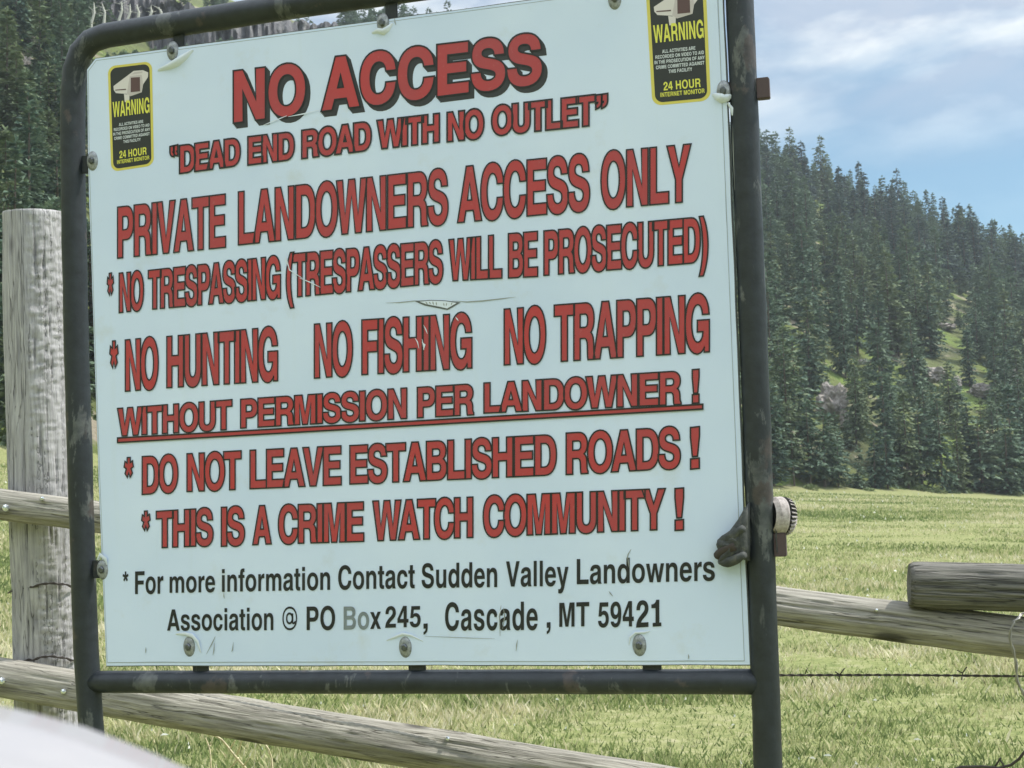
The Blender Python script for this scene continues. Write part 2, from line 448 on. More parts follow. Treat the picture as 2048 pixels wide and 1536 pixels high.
def star(n=5, w=74, ln=150, cx=194, cy=560):
    pts = []
    for k in range(n):
        a = math.pi / 2 + k * 2 * math.pi / n
        d = (math.cos(a), math.sin(a)); s = (-d[1], d[0])
        pts.append((cx + d[0] * ln + s[0] * -w / 2, cy + d[1] * ln + s[1] * -w / 2))
        pts.append((cx + d[0] * ln + s[0] * w / 2, cy + d[1] * ln + s[1] * w / 2))
        b = a + math.pi / n
        rr = w / 2 / math.sin(math.pi / n)
        pts.append((cx + math.cos(b) * rr, cy + math.sin(b) * rr))
    return pts
import re
def flatten(path, seg=7):
    toks = re.findall(r'[MLHVCZ]|-?\d+\.?\d*', path)
    pts, i, cmd, cur = [], 0, None, (0, 0)
    while i < len(toks):
        if toks[i].isalpha():
            cmd = toks[i]; i += 1
            if cmd == 'Z': break
        if cmd in 'ML':
            cur = (float(toks[i]), float(toks[i + 1])); i += 2; pts.append(cur)
        elif cmd == 'H':
            cur = (float(toks[i]), cur[1]); i += 1; pts.append(cur)
        elif cmd == 'V':
            cur = (cur[0], float(toks[i])); i += 1; pts.append(cur)
        elif cmd == 'C':
            a = [float(x) for x in toks[i:i + 6]]; i += 6
            p0, p1, p2, p3 = cur, (a[0], a[1]), (a[2], a[3]), (a[4], a[5])
            for k in range(1, seg + 1):
                u = k / seg; w = 1 - u
                pts.append((w**3*p0[0]+3*w*w*u*p1[0]+3*w*u*u*p2[0]+u**3*p3[0], w**3*p0[1]+3*w*w*u*p1[1]+3*w*u*u*p2[1]+u**3*p3[1]))
            cur = p3
    out = []
    for p in pts:
        if not out or abs(p[0]-out[-1][0]) + abs(p[1]-out[-1][1]) > 0.5: out.append(p)
    if abs(out[0][0]-out[-1][0]) + abs(out[0][1]-out[-1][1]) < 0.5: out.pop()
    return out
GC = {}
def glyph(ch):                                     # advance, list of shapes; a shape is [outer, hole, hole ...]
    if ch not in GC:
        if ch == '*':
            GC[ch] = (389, [[star()]])
        else:
            g = G[ch]
            shapes = []
            for s in g[1:]:
                if s[0] == '+' or not shapes: shapes.append([flatten(s.lstrip('+'))])
                else: shapes[-1].append(flatten(s))
            GC[ch] = (g[0], shapes)
    return GC[ch]
def embolden(shape, e):
    out = []
    for ci, c in enumerate(shape):
        ar = sum(c[i - 1][0] * c[i][1] - c[i][0] * c[i - 1][1] for i in range(len(c)))
        k = 0 if (ar > 0) == (ci > 0) else 1
        out.append([(q[k].x, q[k].y) for q in miter(c, e)])
    return out
def layout(word, track=0, bold=0):
    x, out = 0.0, []
    for ch in word:
        if ch == ' ':
            x += 278 + track; continue
        adv, shapes = glyph(ch)
        if bold: shapes = [embolden(q, bold) for q in shapes]
        out.append([[[(px + x, py) for px, py in c] for c in s] for s in shapes])
        x += adv + track
    return out
def miter(poly, w):
    n = len(poly); res = []
    for i in range(n):
        p, a, b = Vector(poly[i]), Vector(poly[i - 1]), Vector(poly[(i + 1) % n])
        e1, e2 = (p - a), (b - p)
        if e1.length < 1e-9 or e2.length < 1e-9:
            res.append((p.copy(), p.copy())); continue
        e1.normalize(); e2.normalize()
        n1, n2 = Vector((-e1.y, e1.x)), Vector((-e2.y, e2.x))
        m = n1 + n2
        if m.length < 1e-6: m = n1.copy()
        m.normalize()
        s = w / max(0.42, m.dot(n1))
        res.append((p + m * s, p - m * s))
    return res
class Decal:                                        # collects flat vinyl shapes on the sign face; local x right, z up, y into the sign
    def __init__(s):
        s.V, s.F, s.I = [], [], []
    def fill(s, polys, y, mi):
        tri = tessellate_polygon([[Vector((p[0], p[1], 0)) for p in c] for c in polys])
        flat = [p for c in polys for p in c]
        o = len(s.V)
        s.V += [(p[0], y, p[1]) for p in flat]
        for a, b, c in tri:
            pa, pb, pc = flat[a], flat[b], flat[c]
            cr_ = (pb[0]-pa[0])*(pc[1]-pa[1]) - (pb[1]-pa[1])*(pc[0]-pa[0])
            s.F.append((o + a, o + b, o + c) if cr_ > 0 else (o + a, o + c, o + b)); s.I.append(mi)
    def outline(s, poly, w, y, mi):
        r = miter(poly, w / 2)
        o, n = len(s.V), len(r)
        for a, b in r:
            s.V += [(a.x, y, a.y), (b.x, y, b.y)]
        for i in range(n):
            j = (i + 1) % n
            s.F.append((o + 2*i, o + 2*i + 1, o + 2*j + 1, o + 2*j)); s.I.append(mi)
    def rim(s, poly, w, y, mi, hole):               # a ribbon on the outer side of the inked edge
        ar = sum(poly[i - 1][0] * poly[i][1] - poly[i][0] * poly[i - 1][1] for i in range(len(poly)))
        k = 0 if (ar > 0) == hole else 1
        r = miter(poly, w)
        o, n = len(s.V), len(r)
        for p, q in zip(poly, r):
            s.V += [(p[0], y, p[1]), (q[k].x, y, q[k].y)]
        for i in range(n):
            j = (i + 1) % n
            f = (o + 2*i, o + 2*j, o + 2*j + 1, o + 2*i + 1)
            s.F.append(f if (ar > 0) == hole else f[::-1]); s.I.append(mi)
    def build(s, name, mats, parent, label=None):
        o = mesh_obj(name, s.V, s.F, mats, parent, None, False, s.I)
        if label: o['label'] = label
        return o

# ------------------------------------------------------------------ the sign
r1 = Vector((0.9572354, -0.05186015, -0.28462417)); r2 = Vector((0.04173346, 0.99826514, -0.04153349)); r3 = Vector((0.28628432, 0.02787898, 0.95773903))
tv = Vector((-0.86169622, -0.65984379, 2.94100616))   # top left corner in camera axes (right, down, forward)
def c2w(v): return CR * v.x + CD * v.y + fw * v.z
c1 = Vector((0.9572354, -0.05186015, -0.28462417)); c2 = Vector((0.04173346, 0.99826514, -0.04153349)); c3 = c1.cross(c2)
UX, UD, UN = c2w(c1).normalized(), c2w(c2).normalized(), c2w(c3).normalized()
TL = CAM + c2w(tv)
PW, PH = 1.2866, 1.22
base = TL + UX * (PW / 2)
base = base + UD * ((base.z) / -UD.z)                # where the sign stands on the ground
UZ = -UD
SIGN_M = Matrix(((UX.x, UN.x, UZ.x, base.x), (UX.y, UN.y, UZ.y, base.y), (UX.z, UN.z, UZ.z, base.z), (0, 0, 0, 1)))
SIGN_I = SIGN_M.inverted()
def face(px, py, off=0.0):                          # photo pixel -> (x, z) on the plane of the sign face, off metres behind it
    d = ray(px, py)
    p0 = TL + UN * off
    k = (p0 - CAM).dot(UN) / d.dot(UN)
    q = SIGN_I @ (CAM + d * k)
    return q.x, q.z
def loc(px, py, off=0.0):
    x, z = face(px, py, off)
    return Vector((x, off, z))

sign = empty('warning_sign', M=SIGN_M)
tag(sign, 'large white board with red no access lettering on a black pipe frame', 'sign')
TUBE_Y = 0.012
tl = [loc(*p, TUBE_Y) for p in ((184, 1480), (172, 1300), (162, 1000), (153, 700), (147, 400), (145.5, 250), (146, 190), (150, 142), (161, 106), (182, 82), (212, 71), (300, 57), (400, 41), (500, 25), (660, 1), (900, -33), (1200, -72), (1400, -97))]
tr = [loc(*p, TUBE_Y) for p in ((1440, -98), (1466, -80), (1476, -50), (1479, 0), (1488, 200), (1494, 365), (1505, 616), (1519, 1000), (1529, 1330), (1536, 1536))]
def to_ground(a, b):
    d = (b - a).normalized()
    k = (-0.35 - b.z) / d.z
    return b + d * k
path = [to_ground(tl[1], tl[0])] + tl + tr + [to_ground(tr[-2], tr[-1])]
dense = []
for i in range(len(path) - 1):
    n = max(1, int((path[i + 1] - path[i]).length / 0.04))
    for k in range(n):
        dense.append(path[i].lerp(path[i + 1], k / n))
dense.append(path[-1])
V, F = tube_geo(dense, 0.0248, 24)
for v in V:
    v += Vector((noise.noise(v * 14), noise.noise(v * 14 + Vector((5, 0, 0))), noise.noise(v * 14 + Vector((0, 9, 0))))) * 0.0012
frame = mesh_obj('pipe_frame', V, F, M_PIPE, sign, smooth=True)
a, b = loc(176, 1364, TUBE_Y), loc(1530, 1363, TUBE_Y)
V, F = tube_geo([a.lerp(b, k / 30) for k in range(31)], 0.0222, 20)
for v in V:
    v += Vector((0, noise.noise(v * 11), noise.noise(v * 11 + Vector((5, 0, 0))))) * 0.001
mesh_obj('bottom_bar', V, F, M_PIPE, sign, smooth=True)
# weld beads where bar meets legs
for p in ((181, 1364), (1521, 1363)):
    c = loc(*p, TUBE_Y)
    V, F = tube_geo([c + Vector((s, 0, 0)) for s in (-0.004, 0, 0.004)], [0.0245, 0.0262, 0.0245], 18)
# panel: backing board and vinyl sheet
corner_px = [(212, 1333), (1502, 1331), (1446.5, -52), (190, 116), (173.5, 138), (176, 330), (186, 640), (197, 960)]
outl = [face(*p, 0.0) for p in corner_px]
def sheet(poly, y0, y1):
    n = len(poly)
    V = [(p[0], y0, p[1]) for p in poly] + [(p[0], y1, p[1]) for p in poly]
    F = [tuple(range(n)), tuple(range(2 * n - 1, n - 1, -1))]
    for i in range(n):
        j = (i + 1) % n
        F.append((j, i, n + i, n + j))
    return V, F
def edge_noise(poly, amp):
    out = []
    n = len(poly)
    for i in range(n):
        a, b = Vector(poly[i]), Vector(poly[(i + 1) % n])
        m = max(1, int((b - a).length / 0.03))
        for k in range(m):
            p = a.lerp(b, k / m)
            out.append((p.x + amp * noise.noise(Vector((p.x * 9, p.y * 9, 1))), p.y + amp * noise.noise(Vector((p.x * 9, p.y * 9, 7)))))
    return out
outl_d = edge_noise(outl, 0.0016)
V, F = sheet(outl_d, 0.0004, 0.0065)
panel = mesh_obj('panel', V, F, [M_BACK], sign)
ins = [(q[0], q[1]) for q in [p[1] for p in miter(outl, 0.0)]]
cxx = sum(p[0] for p in outl) / len(outl); czz = sum(p[1] for p in outl) / len(outl)
ins = [(cxx + (p[0] - cxx) * 0.9885, czz + (p[1] - czz) * 0.9885) for p in outl]
ins_d = edge_noise(ins, 0.0022)
V, F = sheet(ins_d, -0.0009, 0.0003)
mesh_obj('vinyl_sheet', V, F, [M_SHEET], panel)
V, F = sheet(edge_noise([(cxx + (p[0] - cxx) * 0.9975, czz + (p[1] - czz) * 0.9975) for p in outl], 0.001), -0.0002, 0.00035)
mesh_obj('border', V, F, [M_SHEET], panel)
d = Decal()
d.outline(ins, 0.0011, -0.00105, 0)
d.build('edge_line', [mat('edge_line_grey', (0.30, 0.34, 0.36), 0.8)], panel)  # thin grey line drawn round the edge of the inset sheet

def quadmap(q):                                     # q: photo pixels (left top, right top, right bottom, left bottom)
    A = [Vector(face(*p)) for p in q]
    def f(u, v):                                    # u 0..1 left to right, v 0..1 bottom to top
        lo = A[3].lerp(A[2], u); hi = A[0].lerp(A[1], u)
        return tuple(lo.lerp(hi, v))
    return f
Y_SH, Y_RED, Y_OUT = -0.0013, -0.0018, -0.0023
def put_word(dec, word, q, track=0, capu=718.0, style='red', ow=0.0030, shadow=None, mi=0, fit=None, bold=1.5):
    """q = (xl, top_l, bottom_l, xr, top_r, bottom_r) in photo pixels, of the ink without overshoot"""
    xl, tl_, bl_, xr, tr_, br_ = q
    ins_ = 2.8 if style == 'red' else 0.0
    f = quadmap(((xl + ins_, tl_ + ins_), (xr - ins_, tr_ + ins_), (xr - ins_, br_ - ins_), (xl + ins_, bl_ - ins_)))
    bold = (bold or 0) if style == 'red' else 0
    g = layout(word, track, bold)
    xs = [p[0] for a in g for s in a for c in s for p in c]
    x0, x1 = min(xs), max(xs)
    y0, y1 = fit if fit else (0.0, capu)
    y0, y1 = y0 - bold, y1 + bold
    for gi, shapes in enumerate(g):
        e = 0.00012 * (gi % 2)
        for s in shapes:
            m = [[f((p[0] - x0) / (x1 - x0), (p[1] - y0) / (y1 - y0)) for p in c] for c in s]
            if style == 'red':
                dec.fill(m, Y_RED - e, 0)
                for ci, c in enumerate(m):
                    dec.rim(c, ow * 0.9, Y_OUT - e, 1, ci > 0)
                if shadow:
                    for k in range(1, 5):
                        sh = [[(p[0] + shadow[0] * k / 4, p[1] + shadow[1] * k / 4) for p in c] for c in m]
                        yk = Y_SH + 0.00004 * k + 0.00001 * (gi % 2)
                        dec.fill(sh, yk, 2)
                        for ci, c in enumerate(sh):
                            dec.rim(c, ow * 0.9, yk - 0.00002, 2, ci > 0)
            else:
                dec.fill(m, Y_RED - e, mi)
RED = [M_RED, M_INK, M_SHADOW]
def red_line(words, label, **k):
    d = Decal()
    for w in words:
        kk = dict(k)
        if len(w) > 2: kk.update(w[2])
        put_word(d, w[0], w[1], **kk)
    return d.build('lettering', RED, panel, label)
AST = dict(fit=(star()[0][1] * 0 + min(p[1] for p in star()), max(p[1] for p in star())))
d = red_line([('NO', (466, 140.5, 248, 614, 123.5, 229)), ('ACCESS', (642, 115, 224.5, 1087, 64, 169))], 'large red lettering reading NO ACCESS with a dark drop shadow', track=-14, ow=0.0034, shadow=(0.0076, -0.0098), bold=12)
red_line([('“', (339.5, 292, 316, 358, 289, 313), dict(fit=(434, 727))), ('DEAD', (358.7, 290, 348.5, 483, 274, 332.5)), ('END', (495.3, 272.5, 331.5, 591, 262, 320.5)), ('ROAD', (603, 259.7, 318.7, 744.7, 241, 302)), ('WITH', (753.6, 240, 300, 880.8, 226, 286)), ('NO', (893.7, 224, 285, 969.8, 216, 278)), ('OUTLET', (982.7, 211.5, 273, 1192, 188.5, 252)), ('”', (1191, 189.5, 219, 1217, 186.5, 216), dict(fit=(434, 727)))], 'red lettering reading DEAD END ROAD WITH NO OUTLET', track=-70, ow=0.0036, bold=7)
red_line([('PRIVATE', (234.5, 413, 518, 453.8, 386.8, 496.3)), ('LANDOWNERS', (476, 382.5, 491.4, 898.5, 336, 449)), ('ACCESS', (914.5, 333, 447, 1181.5, 306.5, 422)), ('ONLY', (1201, 303.5, 420, 1383.5, 287, 404.5))], 'red lettering reading PRIVATE LANDOWNERS ACCESS ONLY', track=-48)
red_line([('*', (213.8, 546, 591, 230, 544, 589), AST), ('NO', (237.8, 545, 627, 290, 540, 621)), ('TRESPASSING', (296, 539.5, 620.5, 563.6, 510, 598)), ('(', (571.6, 505, 619, 590, 503, 617), dict(fit=(-208, 734))), ('TRESPASSERS', (585, 506, 596, 888.3, 479, 567)), ('WILL', (897, 478, 563.5, 1006, 467.5, 557.8)), ('BE', (1016, 466, 557.5, 1077.5, 461.5, 554.5)), ('PROSECUTED', (1087, 460.6, 552.3, 1402.5, 433, 526.5)), (')', (1397.8, 432, 554, 1417.8, 430, 552), dict(fit=(-208, 734)))], 'red lettering about trespassers being prosecuted', track=-72)
red_line([('*', (219, 681, 736, 239, 680, 735), AST), ('NO', (250, 678.4, 784, 319.4, 672.5, 778.5)), ('HUNTING', (333, 671.7, 777, 558, 652, 763))], 'red lettering reading NO HUNTING', track=-62)
red_line([('NO', (628, 647, 757.8, 707.7, 641, 752)), ('FISHING', (723, 638.5, 750.7, 946, 624.5, 737.5))], 'red lettering reading NO FISHING', track=-62)
red_line([('NO', (1007.6, 617, 731.3, 1093.8, 610.5, 726)), ('TRAPPING', (1107.6, 609, 725, 1420.5, 586, 705))], 'red lettering reading NO TRAPPING', track=-62)
d = Decal()
for w, q in (('WITHOUT', (234.5, 815.3, 874, 466.7, 797.8, 860)), ('PERMISSION', (480.5, 797, 857.7, 816, 774.4, 838.4)), ('PER', (833.8, 773.2, 837, 949.8, 766, 831)), ('LANDOWNER', (967, 764.6, 827.6, 1364, 740.5, 810)), ('!', (1383.5, 738, 808, 1400, 737, 807))):
    put_word(d, w, q, track=-52, ow=0.0029, bold=4)
u = [face(*p) for p in ((236.5, 876), (830, 842), (1406, 808.5), (1406, 818), (830, 851), (236.5, 885))]
d.build('lettering', RED, panel, 'underlined red lettering reading WITHOUT PERMISSION PER LANDOWNER')
d = Decal()
d.fill([u[::-1]], Y_RED - 0.0007, 0)
d.outline(u, 0.0030, Y_OUT - 0.0007, 1)
d.build('underline', RED, panel)
red_line([('*', (247.8, 914, 955, 269.4, 913, 954), AST), ('DO', (283.8, 911.6, 990.3, 358.8, 907, 985.5)), ('NOT', (373.4, 906, 984.5, 485, 900, 980)), ('LEAVE', (499.4, 899, 978.8, 685, 890, 971)), ('ESTABLISHED', (699, 889.7, 969.4, 1115, 867.3, 951)), ('ROADS', (1131.5, 864.7, 950.3, 1362.7, 852, 937.5)), ('!', (1380, 853.5, 939.5, 1400.6, 852, 938))], 'red lettering reading DO NOT LEAVE ESTABLISHED ROADS', track=-60)
red_line([('*', (282.8, 1021, 1061, 303, 1020, 1060), AST), ('THIS', (311.9, 1021, 1097, 429, 1014, 1092)), ('IS', (442, 1013, 1094, 492, 1011, 1091)), ('A', (505, 1010.5, 1090.8, 545, 1008.5, 1089)), ('CRIME', (556, 1009, 1089, 730, 1002, 1084)), ('WATCH', (745, 1000.6, 1083, 948, 992.6, 1076)), ('COMMUNITY', (965.6, 991, 1075, 1332, 975.6, 1060)), ('!', (1349, 975.5, 1062, 1369, 974.5, 1061))], 'red lettering reading THIS IS A CRIME WATCH COMMUNITY', track=-64)
BLK = [M_BLACKTXT, M_FADED]
def black_line(words, label):
    d = Decal()
    for w in words:
        put_word(d, w[0], w[1], style='black', **(w[2] if len(w) > 2 else {}))
    return d.build('lettering', BLK, panel, label)
X = dict(fit=(0, 725))
black_line([('*', (246, 1143, 1163, 258, 1142.5, 1162.5), AST), ('For', (271, 1142.8, 1188, 327.5, 1140.5, 1187)), ('more', (340, 1152.5, 1185.5, 431, 1151, 1184), dict(fit=(0, 546))), ('information', (444.7, 1138, 1183.4, 661, 1132, 1179.4), X), ('Contact', (677, 1131.5, 1178.8, 830, 1127, 1176)), ('Sudden', (843.8, 1127.5, 1175.5, 995, 1122.5, 1174), ), ('Valley', (1012.5, 1122.7, 1173, 1137.5, 1120, 1171.5)), ('Landowners', (1154, 1118, 1168.4, 1430, 1110.5, 1160.8))], 'black lettering reading For more information Contact Sudden Valley Landowners')
black_line([('Association', (335, 1218.8, 1261, 547.5, 1214.5, 1260)), ('@', (565.6, 1213, 1260.5, 595, 1212.5, 1260), dict(fit=(-130, 730))), ('PO', (614, 1213, 1260, 671, 1212, 1259)), ('Bo', (688, 1213, 1259, 739, 1212, 1258), dict(mi=1)), ('x', (741, 1224, 1257.8, 762.5, 1223, 1257.5), dict(fit=(0, 532))), ('245', (771, 1211.6, 1255.5, 842, 1210.5, 1253)), (',', (847.6, 1247, 1269, 856, 1246.5, 1268.5), dict(fit=(-168, 146)))], 'black lettering reading Association @ PO Box 245')
black_line([('Cascade', (890.6, 1205.5, 1260.5, 1076, 1202.5, 1259.5), dict(track=22)), (',', (1094, 1244.5, 1268, 1101.6, 1244, 1267.5), dict(fit=(-168, 146))), ('MT', (1119, 1205.5, 1253.5, 1179, 1203.5, 1252)), ('594', (1196.5, 1203.5, 1254, 1268, 1201, 1252.5)), ('21', (1272.5, 1200.5, 1255, 1323, 1199, 1252), dict(fit=(0, 710)))], 'black lettering reading Cascade, MT 59421')

# --- stickers
def rrect(u0, u1, v0, v1, ru, rv, n=6):
    pts = []
    for cx_, cy_, a0 in ((u1 - ru, v1 - rv, 0), (u0 + ru, v1 - rv, 90), (u0 + ru, v0 + rv, 180), (u1 - ru, v0 + rv, 270)):
        for k in range(n + 1):
            a = R(a0 + 90 * k / n)
            pts.append((cx_ + ru * math.cos(a), cy_ + rv * math.sin(a)))
    return pts
def sticker(q, label):
    f = quadmap(q)
    F_ = lambda pts: [f(u, 1 - v) for u, v in pts]
    d = Decal()
    d.fill([F_(rrect(0, 1, 0, 1, 0.17, 0.075))], -0.0012, 0)
    d.fill([F_(rrect(0.055, 0.945, 0.022, 0.978, 0.14, 0.062))], -0.0014, 1)
    cv = lambda P: [((x - 100) / 580, (y - 112 + (x - 395) * 0.12) / 1345) for x, y in P]
    d.fill([F_(cv([(170, 400), (400, 235), (440, 205), (560, 195), (630, 225), (625, 285), (560, 380), (540, 480), (390, 530), (340, 500), (200, 490), (172, 450)]))], -0.0016, 2)
    d.fill([F_(cv([(305, 500), (378, 512), (372, 605), (312, 605)]))], -0.0015, 2)
    d.fill([F_(cv([(388, 272), (545, 255), (560, 370), (535, 478), (388, 526), (344, 498)]))], -0.0018, 3)
    d.fill([F_(cv([(402, 292), (522, 285), (520, 468), (396, 480)]))], -0.0020, 4)
    d.fill([F_(cv([(192, 446), (335, 434), (335, 450), (192, 458)]))], -0.0018, 4)
    d.fill([F_(cv([(405, 255), (450, 222), (555, 212), (555, 232), (420, 252)]))], -0.0018, 3)
    st = d.build('sticker', [M_YEL, M_BLK, M_CAMB, M_CAMF, M_CAML], sign, label)
    d = Decal()
    def line(s, u0, u1, v0, v1, mi, track=0):
        g = layout(s, track)
        xs = [p[0] for a in g for sh in a for c in sh for p in c]
        x0, x1 = min(xs), max(xs)
        for a in g:
            for sh in a:
                d.fill([[f(u0 + (u1 - u0) * (p[0] - x0) / (x1 - x0), 1 - v1 + (v1 - v0) * p[1] / 718) for p in c] for c in sh], -0.0020, mi)
    line('WARNING', 0.09, 0.93, 0.345, 0.49, 0)
    for k, (s, u0, u1) in enumerate((('ALL ACTIVITIES ARE', .22, .78), ('RECORDED ON VIDEO TO AID', .10, .92), ('IN THE PROSECUTION OF ANY', .08, .93), ('CRIME COMMITTED AGAINST', .10, .92), ('THIS FACILITY', .31, .71))):
        line(s, u0, u1, .552 + k * .042, .580 + k * .042, 1)
    line('24 HOUR', 0.21, 0.84, 0.815, 0.885, 0)
    line('INTERNET MONITOR', 0.15, 0.90, 0.900, 0.936, 0)
    d.build('sticker_print', [M_YELTXT, M_SWHITE], st)
sticker(((216, 133), (304.5, 122.5), (308.5, 331), (223, 344)), 'black warning sticker with yellow border at the upper left corner')
sticker(((1291, -31), (1411, -46), (1422, 201), (1305, 212)), 'black warning sticker with yellow border at the upper right corner')

# --- bolts with washers, tabs behind the panel
def bolt(px, py, tilt=0.0):
    c = loc(px, py, 0)
    V, F, I = [], [], []
    n = 28
    prof = [(0.0, -0.0046, 0), (0.45, -0.0048, 0), (0.8, -0.0036, 0), (1.0, -0.0012, 0), (1.0, 0.0003, 0)]
    rings = []
    for rr, y, _ in prof[1:]:
        ring = []
        for k in range(n):
            a_ = 2 * math.pi * k / n
            V.append((0.0128 * rr * math.cos(a_), y + tilt * math.cos(a_) * rr * 0.001, 0.0198 * rr * math.sin(a_)))
            ring.append(len(V) - 1)
        rings.append(ring)
    F.append(tuple(rings[0][::-1])); I.append(0)
    for i in range(len(rings) - 1):
        for k in range(n):
            F.append((rings[i][k], rings[i][(k + 1) % n], rings[i + 1][(k + 1) % n], rings[i + 1][k])); I.append(0)
    w = mesh_obj('washer', V, F, [M_STEEL], sign, M=SIGN_M @ Matrix.Translation(c), smooth=True)
    V, F = [], []
    for r_, y in ((0.0062, -0.0044), (0.0062, -0.0085), (0.0042, -0.0102)):
        for k in range(6):
            a_ = math.pi / 3 * k + 0.3
            V.append((r_ * math.cos(a_), y, r_ * 1.2 * math.sin(a_)))
    for i in range(2):
        for k in range(6):
            F.append((i * 6 + k, i * 6 + (k + 1) % 6, i * 6 + 6 + (k + 1) % 6, i * 6 + 6 + k))
    F.append(tuple(range(17, 11, -1)))
    mesh_obj('bolt_head', V, F, [M_BOLT], w)
BOLTS = [(346, 102, 1), (766, 47, -1), (1230, -2, 1), (186, 322, 1), (1447, 183, -1), (206, 1139, 1), (379, 1293, 0), (811, 1294, 0), (1279, 1290, 0)]
for b_ in BOLTS:
    bolt(*b_)
def tab(px, py, dx0, dx1, dz0, dz1):
    c = loc(px, py, 0.0)
    V, F = box_geo(c.x + dx0, c.x + dx1, 0.0075, 0.0135, c.z + dz0, c.z + dz1, 0.0012)
    mesh_obj('mounting_tab', V, F, M_PIPE, sign)
tab(354, 100, -0.012, 0.012, -0.03, 0.040)
tab(778, 45, -0.010, 0.014, -0.03, 0.048)
tab(1230, 0, -0.014, 0.014, -0.03, 0.06)
tab(186, 325, -0.042, 0.02, -0.018, 0.018)
tab(206, 1139, -0.045, 0.02, -0.018, 0.018)
for x_ in (395, 829, 1300):
    tab(x_, 1294, -0.017, 0.017, -0.065, 0.02)
tab(1447, 183, -0.02, 0.04, -0.018, 0.018)
# hinge stubs standing off the right leg
for px, py0, py1, w_ in ((1512, 158, 200, 0.023), (1546, 1066, 1113, 0.022)):
    a_, b_ = loc(px, py0, TUBE_Y), loc(px, py1, TUBE_Y)
    V, F = box_geo(a_.x, a_.x + w_, 0.004, 0.022, b_.z, a_.z, 0.0015)
    mesh_obj('bracket', V, F, mat('rusty_bracket', (0.075, 0.05, 0.052), 0.7), sign)

# --- wear on the sheet: tear, scratches, peeled flaps
def strip(dec, pts, w0, w1, y, mi):
    P = [Vector(face(*p)) for p in pts]
    L, Rr = [], []
    n = len(P)
    for i, p in enumerate(P):
        t_ = (P[min(i + 1, n - 1)] - P[max(i - 1, 0)]).normalized()
        nn = Vector((-t_.y, t_.x))
        s = math.sin(math.pi * min(1, max(0, i / (n - 1)))) ** 0.7
        w = (w0 + (w1 - w0) * s) / 2
        L.append(tuple(p + nn * w)); Rr.append(tuple(p - nn * w))
    dec.fill([L + Rr[::-1]], y, mi)
d = Decal()
strip(d, [(772, 606), (800, 605), (830, 602), (850, 601)], 0.0004, 0.0016, -0.0019, 1)
strip(d, [(905, 602), (935, 604), (965, 602), (1000, 598), (1032, 594)], 0.0004, 0.0022, -0.0019, 1)
tear = [face(*p) for p in ((831, 603), (860, 600), (890, 601), (922, 605), (908, 613), (896, 620), (880, 617), (850, 611))]
d.fill([tear[::-1]], -0.0017, 0)
inner = [face(*p) for p in ((840, 603.5), (862, 601.5), (890, 602.5), (914, 606), (904, 612), (895, 617), (880, 613.5), (853, 608.5))]
d.fill([inner[::-1]], -0.00195, 2)
for q in ((852, 604, 856, 609), (866, 603, 868, 610), (873, 604, 874, 611), (888, 606, 889, 612), (894, 606, 893, 612), (905, 605, 903, 610), (859, 604, 862, 608)):
    strip(d, [(q[0], q[1]), ((q[0] + q[2]) / 2, (q[1] + q[3]) / 2), (q[2], q[3])], 0.0006, 0.0022, -0.0022, 1)
SCR = [((432, 1272), (426, 1285), (414, 1308)), ((430, 1285), (429, 1300), (427, 1310)), ((468, 1284), (466, 1300), (464, 1303)), ((1036, 1279), (1034, 1290), (1033, 1302)), ((1377, 1308), (1378, 1313), (1377, 1318)), ((293, 1294), (293, 1300), (292, 1306)), ((1263, 1098), (1257, 1108), (1254, 1118)), ((1256, 1112), (1257, 1122), (1259, 1135)), ((1003, 1210), (1000, 1232), (1001, 1272)), ((1008, 1215), (1010, 1235), (1006, 1258)), ((1218, 1182), (1222, 1187), (1226, 1192)), ((449, 1186), (449, 1192), (450, 1197)), ((790, 37), (791, 45), (793, 51)), ((1466, 225), (1467, 300), (1470, 380))]
WEAR = [M_SCR, mat('dirt_line', (0.26, 0.28, 0.26), 0.8), M_FLAP]
d.build('tear', WEAR, panel)
def scratch(pts, w0, w1, y, mi):
    d = Decal()
    strip(d, pts, w0, w1, y, mi)
    d.build('scratch', WEAR, panel)
for s in SCR:
    scratch(s, 0.0006, 0.0022, -0.0026, 1)
scratch([(1004, 1216), (996, 1232), (1000, 1260)], 0.0006, 0.003, -0.0027, 2)
for s in (((575, 232), (548, 243), (528, 251)), ((578, 234), (610, 228), (642, 220))):
    scratch(s, 0.0008, 0.0026, -0.0029, 2)
for s in (((848, 650), (853, 660), (856, 668)), ((831, 676), (836, 684), (839, 697)), ((845, 678), (848, 692), (849, 700)), ((912, 634), (915, 638), (918, 642)), ((574, 514), (580, 540), (608, 558)), ((600, 556), (622, 565), (642, 575)), ((571, 508), (573, 520), (577, 532))):
    scratch(s, 0.0006, 0.0022, -0.0029, 2)
scratch([(848, 700), (850, 690), (845, 684)], 0.0006, 0.0045, -0.0030, 2)
scratch([(850, 1272), (900, 1274), (950, 1276), (990, 1277)], 0.0004, 0.0009, -0.0021, 1)
def flap(pts, h, w):
    P = [loc(*p, -0.001) for p in pts]
    V, F = [], []
    n = len(P)
    for i, p in enumerate(P):
        t_ = (P[min(i + 1, n - 1)] - P[max(i - 1, 0)]).normalized()
        nn = Vector((-t_.z, 0, t_.x))
        s = math.sin(math.pi * (i + 0.3) / (n - 0.4))
        V += [p - nn * w * 0.2, p + Vector((0, -h * s, 0)) + nn * w * 0.3 * s, p + Vector((0, -h * 0.7 * s, 0)) + nn * w * s]
    for i in range(n - 1):
        for k in range(2):
            F.append((3 * i + k, 3 * i + k + 1, 3 * i + k + 4, 3 * i + k + 3))
    o = mesh_obj('peeled_flap', V, F, M_FLAP, panel, smooth=True)
